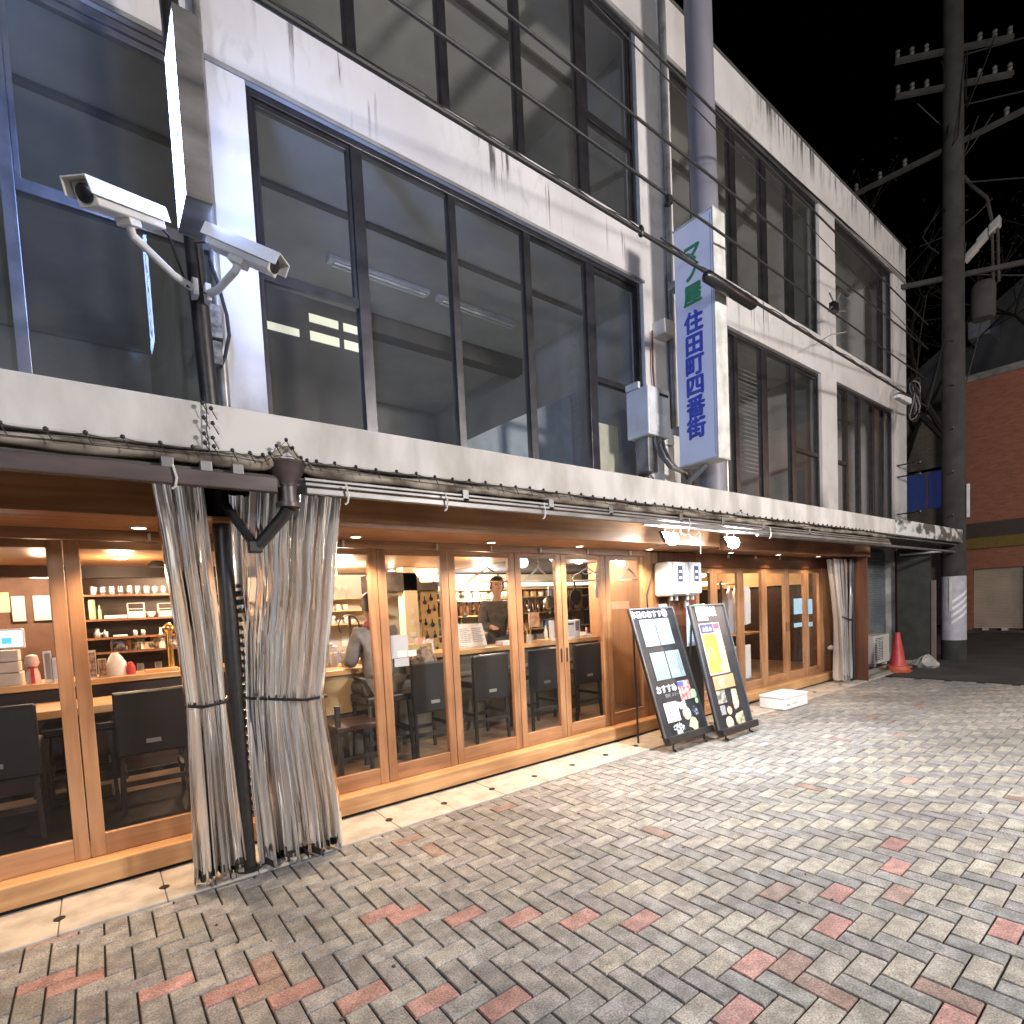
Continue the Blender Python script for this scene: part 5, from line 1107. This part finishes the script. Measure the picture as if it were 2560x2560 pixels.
row(MB().box(-.05,.05,-.05,.05,0,.09), 'spice_box', mat('orange_tin', (.62,.30,.10), .5, col2=(.72,.60,.42), scale=14), [(3.66+.16*k,6.66,1.644) for k in range(19)], 'small orange tin on the top kitchen shelf behind the cook', 'tin', 'tins on the top kitchen shelf', False, .004)
row(MB().lathe((0,0,0), [(.045,0),(.045,.14),(.048,.145),(.03,.16)], 14), 'storage_jar', OFFW, [(1.6+.13*k,6.75,.904) for k in range(9)], 'cream storage jar on the steel kitchen worktop', 'jar', 'storage jars on the worktop', True)
row(MB().box(-.07,.07,-.05,.05,0,.13), 'food_box', PAPER, [(3.7+.2*k,6.7,.904) for k in range(14)], 'white food box on the worktop behind the cook', 'box', 'food boxes on the worktop behind the cook', False, .006)
T = thing('extractor_hood', 'black extractor hood over the middle of the kitchen', 'hood', (3.02,6.0,1.74))
MB().prism([(-.35,0),(.35,0),(.35,.06),(.22,.22),(-.35,.22)], (0,-.2,0), (1,0,0), (0,0,1), (0,.7,0)).build('canopy', mat('sooty_steel', (.06,.052,.05), .45, metal=.4, col2=(.13,.11,.10), scale=8), T, bevel=.006)
MB().box(.36,.42,-.2,-.1,.05,.11).build('filter_box', PAPERB, T)
T = thing('column', 'cream painted column in the middle of the kitchen', 'column', (2.90,5.80,.152))
MB().box(0,.18,0,.16,0,1.87).build('shaft', mat('cream_column', (.78,.70,.50), .7, col2=(.70,.62,.42), scale=4), T, bevel=.004)
for k in range(4): MB().box(.05+.012*k,.11+.012*(k % 2),-.004,-.0005,.9+.14*k,.96+.14*k).build('paper_note', PAPER, T)
T = thing('tool_board', 'yellow pegboard hung with dark kitchen tools', 'pegboard', (3.17,5.90,1.04))
MB().box(0,.23,0,.02,0,.72).build('board', mat('ochre_board', (.62,.46,.22), .6), T)
for k, (x, z, s_) in enumerate(((.05,.56,.05),(.14,.60,.045),(.10,.45,.055),(.18,.47,.04),(.05,.30,.04),(.14,.28,.05),(.06,.14,.05),(.17,.14,.045),(.11,.04,.05))):
    MB().lathe((x,-.004,z), [(s_*.5,0),(s_*.55,.012),(s_*.3,.02)], 10, ax=(0,-1,0)).box(x-.005,x+.005,-.012,-.002,z,z+s_*1.5).build('tool', BLK2 if k % 3 else BRNMET, T)
T = thing('paper_lantern', 'cream bowl shaped pendant shade beside the hood', 'lamp', (3.20,5.78,1.84))
MB().lathe((0,0,0), [(.07,0),(.085,.015),(.08,.05),(.11,.06),(.165,.155),(.16,.155)], 22).build('lamp_shade', emis('warm_shade', (1,.72,.42), .95), T, smooth=True)
# papers taped on the glass, objects on the counters
for k, (x0_, x1_, z0_, z1_, m_, lab) in enumerate(((1.85,2.00,1.13,1.315,PAPERB,'largest grey paper taped inside the second folding door'),(1.872,2.0,1.06,1.127,PAPERB,'small grey paper below the largest one on the second folding door'),(1.90,1.985,1.134,1.188,PAPER,'left white note on the second folding door'),(1.992,2.07,1.134,1.185,PAPER,'right white note on the second folding door'))):
    o = MB().box(x0_,x1_,3.978-(.002 if k > 1 else 0),3.980-(.002 if k > 1 else 0),z0_,z1_).build('taped_paper', m_); tag(o, lab, 'paper')
T = thing('menu_stand', 'white printed menu sheet on a clear stand on the kitchen counter', 'menu', (3.2,5.1,1.052))
MB().prism([(0,.03),(.37,.02),(.35,.27),(-.01,.28)], (0,0,0), (1,0,0), (0,.25,1), (0,.006,0)).build('sheet', PAPER, T)
PP = (T, lambda u, v, d=0: Vector((u, .25*v-d-.002, v)), Vector((1,0,0)), Vector((0,.25,1)).normalized(), Vector((0,-1,.25)).normalized())
print_rows(*PP, .03, .06, .13, .17, 8, GREYINK, 4, d=.002, hh=.006); print_rows(*PP, .19, .06, .13, .17, 8, GREYINK, 6, d=.002, hh=.006)
MB().box(.0,.34,-.02,.05,0,.02).build('stand_foot', OFFW, T)
T = thing('menu_stand', 'white upright card holder at the right end of the kitchen counter', 'menu', (4.72,4.98,1.052))
MB().box(0,.24,0,.05,0,.24).build('holder', WHTP, T, bevel=.008); MB().box(.01,.13,-.004,-.0005,.03,.21).build('card', PAPERB, T); MB().box(.155,.22,-.004,-.0005,.10,.22).build('photo', GREYINK, T)
MB().box(.02,.12,-.007,-.0045,.18,.20).build('card_heading', INK, T)
solo(MB().box(0,.05,0,.05,0,.25), 'table_sign', WHTP, (4.46,4.98,1.052), 'narrow white upright sign between the chopsticks and card holder', 'sign', bevel=.004)
T = thing('chopstick_cup', 'cup of pale chopsticks on the kitchen counter', 'cup', (4.16,5.05,1.052))
MB().lathe((0,0,0), [(.035,0),(.04,.10),(.036,.10)], 12).build('cup', OFFW, T, smooth=True)
MB().tube([(0,0,.02),(-.08,0,.24)], .004, 4).tube([(.01,0,.02),(-.05,.01,.22)], .004, 4).tube([(0,0,.02),(.02,0,.23)], .004, 4).tube([(0,0.01,.02),(.05,0,.21)], .004, 4).build('chopsticks', W_BAR, T)
solo(MB().box(0,.20,0,.15,0,.05), 'tissue_box', PAPER, (3.72,5.0,1.052), 'pale flat paper pile beside the printed menu sheet', 'paper pile', bevel=.006)
solo(MB().lathe((0,0,0), [(.06,0),(.07,.03),(.05,.07)], 14).box(.02,.16,-.04,.04,0,.035), 'white_tray', WHTP, (5.05,5.05,1.052), 'white dish and tray at the far end of the kitchen counter', 'tray')
row(MB().lathe((0,0,0), [(.035,0),(.038,.13),(.034,.13)], 12), 'white_cup_stack', WHTP, [(1.72,5.2,1.002),(1.82,5.22,1.002),(1.92,5.2,1.002),(2.0,5.25,1.002)], 'tall white cup on the yellow lit side counter', 'cup', 'tall white cups on the side counter', True)
solo(MB().box(0,.24,0,.18,0,.19).box(.03,.21,.02,.16,.19,.22), 'rice_cooker', WHTP, (1.66,5.30,1.002), 'white rice cooker on the side counter', 'rice cooker', bevel=.02)
solo(MB().tube([(.11*math.cos(a), 0, .11*math.sin(a)) for a in [i*math.pi/9 for i in range(-2,12)]], .008, 6).box(.0,.02,-.01,.01,-.25,.10), 'hoop_handle', mat('dark_iron', (.05,.03,.025), .5), (2.1,5.5,1.38), 'black iron hoop on a wooden upright above the white cups', 'hoop')
solo(MB().tube([(.10*math.cos(a), 0, .10*math.sin(a)) for a in [i*math.pi/9 for i in range(-8,9)]], .010, 6), 'wheel_rim', mat('dark_iron_b', (.04,.03,.03), .5), (3.36,5.6,1.36), 'dark curved rim beside the printed menu sheet', 'rim')
solo(blob(.13,.10,.24,9), 'dark_bag', mat('dark_patterned_cloth', (.05,.04,.035), .8, col2=(.25,.2,.16), scale=20, lo=.45, hi=.6), (2.60,4.84,.90), 'dark patterned cloth bag set against a yellow board', 'bag', smooth=True)
solo(MB().box(0,.31,0,.02,0,.30), 'yellow_board', mat('yellow_ply', (.60,.42,.16), .6), (2.46,4.97,.86), 'yellow board behind the dark cloth bag', 'board')
solo(MB().lathe((0,0,0), [(.10,0),(.10,.02),(.085,.03)], 22, ax=(0,-1,0)).box(-.01,.01,-.02,-.005,.1,.24), 'hanging_strainer', SILV, (5.25,5.9,1.53), 'round pale strainer hanging over the kitchen counter', 'strainer', smooth=True)
solo(MB().lathe((0,0,0), [(.05,0),(.10,.03),(.115,.06),(.11,.065)], 22, ax=(0,-1,0)).box(-.012,.012,-.05,-.03,.1,.24), 'hanging_wok', BLK2, (5.75,5.9,1.59), 'black wok hanging at the right of the round strainer', 'wok', smooth=True)
solo(MB().box(0,.18,0,.02,0,.20), 'framed_note', mat('parchment', (.60,.50,.36), .7, col2=(.40,.20,.16), scale=12), (4.75,5.75,1.20), 'pale framed note hanging behind the chopsticks', 'note')
for x, z, lab in ((3.50,1.93,'white dome lamp glowing behind the third folding door'),(5.0,1.94,'pale blue lamp glowing behind the last folding door')):
    T = thing('dome_lamp', lab, 'lamp', (x,4.3,z)); MB().lathe((0,0,0), [(.02,-.04),(.05,-.02),(.055,.02),(.04,.06)], 16).build('dome', emis('cool_bulb', (.75,.86,1.0), 3.5), T, smooth=True); MB().tube([(0,0,.06),(0,0,.10)], .008, 6).build('stem', BLK2, T)
# hangers behind the glass
def hanger(x, w_, lab, m_, round_=False):
    T = thing('coat_hanger', lab, 'hanger', (x,4.10,1.74), group='coat hangers behind the folding doors')
    h = .13
    if round_:
        ps = [(-w_/2+.02,0,0),(-w_/2,0,.02),(-w_/2+.03,0,.06),(-w_/4,0,.085),(-.04,0,.12),(0,0,.135),(.04,0,.12),(w_/4,0,.085),(w_/2-.03,0,.06),(w_/2,0,.02),(w_/2-.02,0,0),(-w_/2+.02,0,0)]
        MB().tube(ps, .0075, 8).tube([(-.07,0,.088),(-.05,0,.07),(.05,0,.07),(.07,0,.088)], .005, 6).build('bar', m_, T, smooth=True)
    else:
        MB().tube([(-w_/2,0,0),(-.02,0,h-.012),(0,0,h),(.02,0,h-.012),(w_/2,0,0),(-w_/2,0,0)], [.008,.011,.012,.011,.008,.006], 8).build('bar', m_, T, smooth=True)
    MB().tube([(0,0,h),(0,0,h+.03),(.015,0,h+.045),(.012,0,h+.06),(0,0,h+.065),(-.008,0,h+.055)], .0028, 6).tube([(0,0,h+.065),(0,0,.288)], .0015, 5).build('hook', SILV, T, smooth=True)
hanger(2.91,.46,'pale wooden coat hanger behind the second wide folding door', W_BAR)
hanger(3.53,.36,'white triangular coat hanger behind the third folding door', WHTP)
hanger(4.22,.45,'white rounded plastic hanger behind the fourth folding door', WHTP, True)
hanger(4.89,.36,'white coat hanger behind the last folding door by the timber panel', WHTP)
solo(blob(.055,.05,.40,21), 'plastic_bag', mat('clear_hanging_bag', (.42,.42,.44), .2), (4.62,4.3,1.55), 'clear plastic bag hanging beside the last white hanger', 'bag', smooth=True)
# bar stools
def stool(x, y, lab, back=True, grp='black bar stools along the kitchen counter'):
    T = thing('bar_stool', lab, 'bar stool', (x,y,.152), group=grp)
    for sx in (-1,1):
        for sy in (-1,1): MB().tube([(sx*.20,sy*.19,0),(sx*.185,sy*.175,.55)], .019, 4).build('leg', BLK, T)
    MB().box(-.19,.19,-.19,-.165,.20,.235).box(-.19,.19,.165,.19,.20,.235).box(-.19,-.165,-.165,.165,.26,.295).box(.165,.19,-.165,.165,.26,.295).build('footrest', BLK, T)
    MB().box(-.215,.215,-.20,.20,.55,.62).build('seat', BLK2, T, bevel=.015)
    if back:
        MB().box(-.22,.22,-.215,-.165,.42,.88).build('backrest', BLK2, T, bevel=.015)
        MB().box(-.045,.045,-.222,-.2155,.50,.53).build('metal_tab', SILV, T)
    return T
stool(3.83,4.60,'black high backed stool seen through the third folding door')
stool(4.49,4.60,'black high backed stool seen through the fourth folding door')
stool(2.42,4.55,'black bar stool seen through the second folding door')
stool(3.12,4.62,'black bar stool hidden low behind the dark part of the wide folding door')
stool(-.55,4.75,'black high backed stool inside the leftmost glass door', grp='black stools inside the left doors')
stool(.28,4.85,'black high backed stool behind the left door next to the curtain', grp='black stools inside the left doors')
stool(-.15,5.35,'black backless stool under the small lit wooden table', back=False, grp='black stools inside the left doors')
T = thing('dining_chair', 'low dark brown chair just inside the first folding door', 'chair', (1.66,4.42,.152))
for sx in (-1,1):
    MB().box(sx*.18-.018,sx*.18+.018,-.19,-.155,0,.62 if sx < 0 else .40).box(sx*.18-.018,sx*.18+.018,.155,.19,0,.40).build('leg', BLK, T)
MB().box(-.20,.20,-.20,.20,.40,.45).build('seat', W_BROWN, T, bevel=.01); MB().box(-.19,.19,-.16,-.13,.15,.18).build('stretcher', BLK, T)
# jumble of stock on every shelf and worktop
rc = random.Random(42)
def rmat(n, c, r=.5): return mat(n, c, r, col2=tuple(q*.6+.1 for q in c), scale=30, lo=.45, hi=.55)
kinds = [('stock_bottle', 'bottle', lambda: MB().lathe((0,0,0), [(.03,0),(.031,.13),(.012,.18),(.012,.23)], 10), [('green',(.05,.16,.06)),('brown',(.16,.07,.02)),('clear yellow',(.62,.52,.26)),('white labelled',(.75,.72,.66))]),
  ('stock_box', 'box', lambda: MB().box(-.05,.05,-.035,.035,0,.12), [('red',(.55,.08,.06)),('cream',(.72,.64,.50)),('blue',(.12,.22,.50)),('orange',(.70,.34,.10)),('brown card',(.40,.26,.14))]),
  ('stock_bowl', 'bowl', lambda: MB().lathe((0,0,0), [(.03,0),(.055,.03),(.06,.05),(.058,.09),(.05,.09)], 12), [('black',(.03,.03,.03)),('white',(.8,.78,.74)),('terracotta',(.45,.2,.1))]),
  ('stock_packet', 'packet', lambda: MB().prism([(-.045,0),(.05,0),(.04,.10),(.045,.14),(-.04,.15),(-.05,.09)], (0,0,0), (1,0,0), (0,0,1), (0,.03,0)), [('pink',(.65,.30,.32)),('yellow',(.75,.60,.18)),('silver',(.6,.6,.6)),('pale green',(.42,.55,.35))])]
places = [(lambda: (rc.uniform(1.4,2.95), rc.uniform(6.60,6.78), .902+.0), 'on the steel worktop left of the hood'), (lambda: (rc.uniform(3.6,6.4), rc.uniform(6.60,6.78), .902), 'on the worktop behind the cook'),
  (lambda: (rc.uniform(3.6,6.6), rc.uniform(6.60,6.70), 1.135), 'on the low kitchen shelf behind the cook'), (lambda: (rc.uniform(3.6,6.6), rc.uniform(6.60,6.66), 1.646), 'on the top kitchen shelf behind the cook'),
  (lambda: (rc.uniform(2.3,6.2), rc.uniform(5.20,5.36), 1.053), 'along the back edge of the kitchen counter'), (lambda: (rc.uniform(.1,1.5), rc.uniform(6.96,7.1), 1.232), 'on the lowest dark shelf behind the left bar'), (lambda: (rc.uniform(.75,1.5), rc.uniform(6.98,7.1), 1.572), 'at the end of the dark bar shelf')]
for kn, cat_, fn, cols in kinds:
    for cn, cv in cols:
        m_ = rmat(cn.replace(' ','_')+'_'+kn, cv)
        for fpl, pl in places:
            if rc.random() < .25: continue
            o0 = None; lab = '%s %s among the jumble %s' % (cn, cat_, pl)
            for k in range(rc.choice((1,2,2,3,4))):
                o = fn().build(kn, m_) if o0 is None else o0.copy()
                if o0 is not None: C.objects.link(o)
                o0 = o; o.location = fpl(); sc_ = rc.uniform(.7,1.15); o.scale = (sc_, sc_, min(sc_*rc.uniform(.8,1.1), 1.0)); o.rotation_euler = (0,0,rc.uniform(-.5,.5)); tag(o, lab, cat_, lab)
T = thing('utensil_rail', 'steel rail of hanging ladles and pans under the bright pelmet', 'rail', (3.7,6.35,1.60))
MB().tube([(0,0,0),(2.9,0,0)], .008, 6).build('rail', SILV, T)
for k in range(20):
    x_ = .08+k*.145; l_ = rc.uniform(.10,.22); MB().tube([(x_,-.012,0),(x_,-.012,-l_)], .005, 5).lathe((x_,-.012,-l_-.03), [(.01,-.03),(.035,-.01),(.035,.02),(.01,.03)], 8, ax=(0,-1,0) if k % 3 else (0,0,1)).build('ladle', SILV if k % 3 else BLK2, T)
for k in range(9):
    x_ = 1.5+k*.17+rc.uniform(-.03,.03); o = MB().box(0,.09,0,.003,0,.13).build('wall_note', [PAPER, mat('yellow_note', (.8,.66,.25), .8), PAPERB][k % 3]); o.location = (x_, 6.855, 1.05+rc.uniform(-.05,.05)); tag(o, ['white','yellow','grey'][k % 3]+' handwritten note on the kitchen wall tiles left of the hood', 'note', ['white','yellow','grey'][k % 3]+' notes on the kitchen wall tiles')
# ------------------------------------------------------------ people
def skin_obj(name, verts, edges, rad, m_, parent, root=0, sub=2):
    me = bpy.data.meshes.new(name); me.from_pydata(verts, edges, []); o = bpy.data.objects.new(name, me); C.objects.link(o); o.parent = parent
    s_ = o.modifiers.new('skin', 'SKIN'); s_.use_smooth_shade = True
    for i, d in enumerate(me.skin_vertices[0].data):
        d.radius = (rad[i], rad[i]); d.use_root = (i == root)
    u_ = o.modifiers.new('sub', 'SUBSURF'); u_.levels = sub; u_.render_levels = sub
    me.materials.append(m_)
    # bake to a plain mesh so that masks read it as one body
    bpy.context.view_layer.update(); dg = bpy.context.evaluated_depsgraph_get()
    nm = bpy.data.meshes.new_from_object(o.evaluated_get(dg)); o.modifiers.clear(); o.data = nm
    nm.materials.clear(); nm.materials.append(m_); nm.polygons.foreach_set('use_smooth', [True]*len(nm.polygons)); return o
def person(loc, rz, label, sit, top, bottom, hairm, lean=0, arm=.0):
    T = thing('person', label, 'person', loc, rz)
    # faces -y in local space; feet at z 0
    hip = .92 if not sit else .64; v = []; e = []; r = []
    def add(p, q, par=None):
        v.append(p); r.append(q)
        if par is not None: e.append((par, len(v)-1))
        return len(v)-1
    L = lean
    pel = add((0,0,hip), .13); ab = add((0,-.02-L*.15,hip+.18), .115, pel); ch = add((0,-L*.4,hip+.38), .135, ab)
    nb = add((0,-L*.55,hip+.50), .065, ch); nk = add((0,-.015-L*.62,hip+.58), .05, nb); h1 = add((0,-.02-L*.68,hip+.645), .078, nk); h2 = add((0,-.02-L*.72,hip+.735), .088, h1); add((0,-.015-L*.73,hip+.795), .058, h2)
    for s in (-1,1):
        sh_ = add((s*.165,-L*.45,hip+.455), .062, ch); el = add((s*.225,-.06-L*.5,hip+.19), .045, sh_); wr = add((s*.14,-.30-L*.5,hip+.16+arm), .029, el)
        pm = add((s*.12,-.375-L*.5,hip+.15+arm), .034, wr)
        for k, (dx, ln) in enumerate(((-.026,.058),(-.009,.068),(.009,.064),(.026,.05))):
            a = add((s*.12+dx,-.405-L*.5,hip+.148+arm), .0105, pm); b = add((s*.12+dx*1.1,-.405-ln*.6-L*.5,hip+.142+arm), .0095, a); add((s*.12+dx*1.1,-.405-ln-L*.5,hip+.125+arm), .008, b)
        a = add((s*.12-s*.036,-.36-L*.5,hip+.15+arm), .0115, pm); add((s*.12-s*.055,-.395-L*.5,hip+.14+arm), .0095, a)
        th = add((s*.10,0,hip-.05), .095, pel)
        if sit: kn = add((s*.12,-.40,hip-.03), .068, th); an = add((s*.12,-.38,hip-.46), .042, kn)
        else: kn = add((s*.11,-.02,.50), .066, th); an = add((s*.11,.01,.09), .042, kn)
        add((s*.12,an and v[an][1]-.14,max(v[an][2]-.05,.035)), .038, an)
    legs = [i for i in range(len(v)) if v[i][2] < hip-.001 and i > 3 and abs(v[i][1]) < .6 and (v[i][2] < hip-.04 or abs(abs(v[i][0])-.12) < 1e-6 and abs(v[i][1]+.40) < 1e-6)]
    skin_obj('body', v, e, [q*(.72 if k < 2 else .86 if k == 2 else .8 if k in legs else 1) for k, q in enumerate(r)], SKIN, T)
    # clothes as slightly larger shells along the same bones
    def shell(ids, name, m_, grow):
        mp = {i: k for k, i in enumerate(ids)}; ee = [(mp[a], mp[b]) for a, b in e if a in mp and b in mp]
        skin_obj(name, [v[i] for i in ids], ee, [r[i]+grow for i in ids], m_, T)
    arms = [i for i in range(8, len(v))]; per = 8+0
    n1 = 1+1+1+1+12+2+4  # not used for lookup; bones found by position
    sho = [i for i in range(len(v)) if abs(abs(v[i][0])-.165) < 1e-6]; elb = [i for i in range(len(v)) if abs(abs(v[i][0])-.225) < 1e-6]; wri = [b for a, b in e if a in elb]
    shell([pel, ab, ch, nb]+sho+elb+wri, 'shirt', top, .022)
    ths = [i for i in range(len(v)) if abs(abs(v[i][0])-.10) < 1e-6]; kns = [b for a, b in e if a in ths]; ans = [b for a, b in e if a in kns]
    shell([pel]+ths+kns+ans, 'trousers', bottom, .018)
    hd = Vector((0,-.02-L*.72,hip+.735))
    mb = MB(); rings = []
    for i in range(8):
        th_ = math.pi*.5*i/7; rings.append([])
        for k in range(18):
            ph = 2*math.pi*k/18; drop = (-.075 if math.sin(ph) > -.25 else .035)
            z = .012+.092*math.sin(th_) if i else drop; q = .101*math.cos(th_) if i < 7 else .002
            rings[-1].append(len(mb.v)); mb.v.append(tuple(hd+Vector((q*.93*math.cos(ph), q*1.05*math.sin(ph)+.012, z))))
    for a, b in zip(rings, rings[1:]):
        for k in range(18): mb.f.append((a[k],a[(k+1)%18],b[(k+1)%18],b[k])); mb.mi.append(0)
    mb.build('hair', hairm, T, smooth=True)
    for s in (-1,1):
        MB().lathe(hd+Vector((s*.032,-.080,-.012)), [(.009,0),(.008,.006),(.003,.009)], 10, ax=(0,-1,0)).build('eye', INK, T, smooth=True)
        MB().lathe(hd+Vector((s*.086,.0,-.02)), [(.022,0),(.02,.01),(.008,.014)], 10, ax=(s,0,0)).build('ear', SKIN, T, smooth=True)
    MB().tube([hd+Vector((0,-.082,0)), hd+Vector((0,-.100,-.03)), hd+Vector((0,-.084,-.04))], [.007,.012,.009], 8).build('nose', SKIN, T, smooth=True)
    MB().tube([hd+Vector((-.022,-.076,-.062)), hd+Vector((0,-.084,-.064)), hd+Vector((.022,-.076,-.062))], .005, 6).build('mouth', mat('lips', (.42,.16,.14), .5), T, smooth=True)
    return T
person((4.30,5.92,.152), R(-25), 'cook in a dark grey top leaning over the kitchen counter', False, DKCL, DKCL, HAIR, lean=.25, arm=.02)
T = person((2.02,4.62,.22), R(180), 'customer in a grey top with a pink scarf seated with their back to the glass', True, GREYCL, DKCL, HAIR, lean=.1, arm=.10)
MB().lathe((0,-.03,1.135), [(.105,0),(.115,.03),(.095,.07),(.075,.09)], 18).build('scarf', PINK, T, smooth=True)
T2 = stool(2.02,4.62,'black backless stool under the seated customer', back=False)
# ------------------------------------------------------------ second room on the right
T = thing('white_board', 'blank white board standing low behind the nearest right hand doors', 'board', (7.0,4.10,.29))
MB().box(0,.56,0,.03,0,.49).build('panel', WHTP, T, bevel=.012); MB().box(0,.56,-.02,.06,-.138,0).build('base', GREYMET, T)
solo(MB().prism([(0,0),(.14,.02),(.15,.5),(.10,.56),(.04,.56),(-.01,.5)], (0,0,0), (1,0,0), (0,0,1), (0,.04,0)), 'hanging_cloth', mat('pale_blue_cloth', (.55,.60,.74), .8, col2=(.68,.66,.55), scale=4), (7.40,4.08,1.07), 'pale blue cloth hanging behind the right hand doors', 'cloth', bevel=.01)
for k, (x0_, x1_, z0_, z1_, lab) in enumerate(((8.56,8.84,1.17,1.41,'large pale blue notice on the far right door'),(8.56,8.82,.965,1.03,'small pale blue notice below the large one'),(9.03,9.19,1.15,1.39,'pale blue notice on the last door stile'),(9.04,9.19,.95,1.02,'small pale blue notice low on the last door stile'))):
    o = MB().box(x0_,x1_,3.936,3.939,z0_,z1_).build('door_notice', mat('sky_blue_sheet', (.40,.66,.88), .6)); tag(o, lab, 'notice')
for k in range(6):
    o = MB().lathe((0,0,0), [(.05,-.02),(.085,.0),(.09,.03),(.05,.055)], 16).build('paper_lantern', emis('yellow_lantern', (1,.75,.35), 1.6) if k == 0 else bpy.data.materials['yellow_lantern'], smooth=True)
    o.location = (7.50+.19*(k % 3), 5.0+.02*k, 1.70+.14*(k//3)); tag(o, 'small yellow paper lantern in the cluster behind the white meters', 'lantern', 'yellow lanterns behind the meters')
T = thing('hanging_rail', 'hat stand and coats in the second room', 'coat rail', (8.3,5.0,.152))
MB().tube([(0,0,0),(0,0,1.6)], .015, 6).tube([(-.2,0,1.55),(.7,0,1.55)], .012, 6).tube([(.65,0,0),(.65,0,1.6)], .015, 6).build('frame', W_BROWN, T)
for k in range(3): MB().prism([(0,0),(.16,0),(.15,.7),(.08,.80),(.01,.7)], (.02+.2*k,0,.7), (1,0,0), (0,0,1), (0,.05,0)).build('coat', [GREYCL, PAPERB, OFFW][k], T, bevel=.01)
for k, (x, y) in enumerate(((6.4,4.9),(7.6,5.6),(9.0,5.2))):
    T = thing('dining_table', ['black table nearest the timber panel in the second room','black table in the middle of the second room','black table at the far end of the second room'][k], 'table', (x,y,.152))
    MB().box(-.4,.4,-.3,.3,.66,.70).build('table_top', W_BAR if k == 2 else BLK2, T, bevel=.005); MB().box(-.05,.05,-.05,.05,0,.66).build('pedestal', BLK, T)
solo(MB().box(0,3.6,0,.05,0,1.85), 'kitchen_partition', mat('warm_beige_wall', (.55,.36,.20), .8, col2=(.48,.30,.16)), (6.6,6.8,.16), 'warm beige wall at the back of the second room', 'wall')
solo(MB().box(0,1.6,0,.3,0,.95), 'dark_cabinet', BLK2, (7.9,6.3,.152), 'low dark cabinet before the beige wall of the second room', 'cabinet', bevel=.01)
row(MB().lathe((0,0,0), [(.02,-.07),(.028,-.03),(.006,.0),(.005,.03)], 8), 'hanging_glass', DRINK, [(8.6+.08*k,5.0,1.52) for k in range(6)], 'stemmed glass hanging in the second room', 'glass', 'glasses hanging in the second room', True)
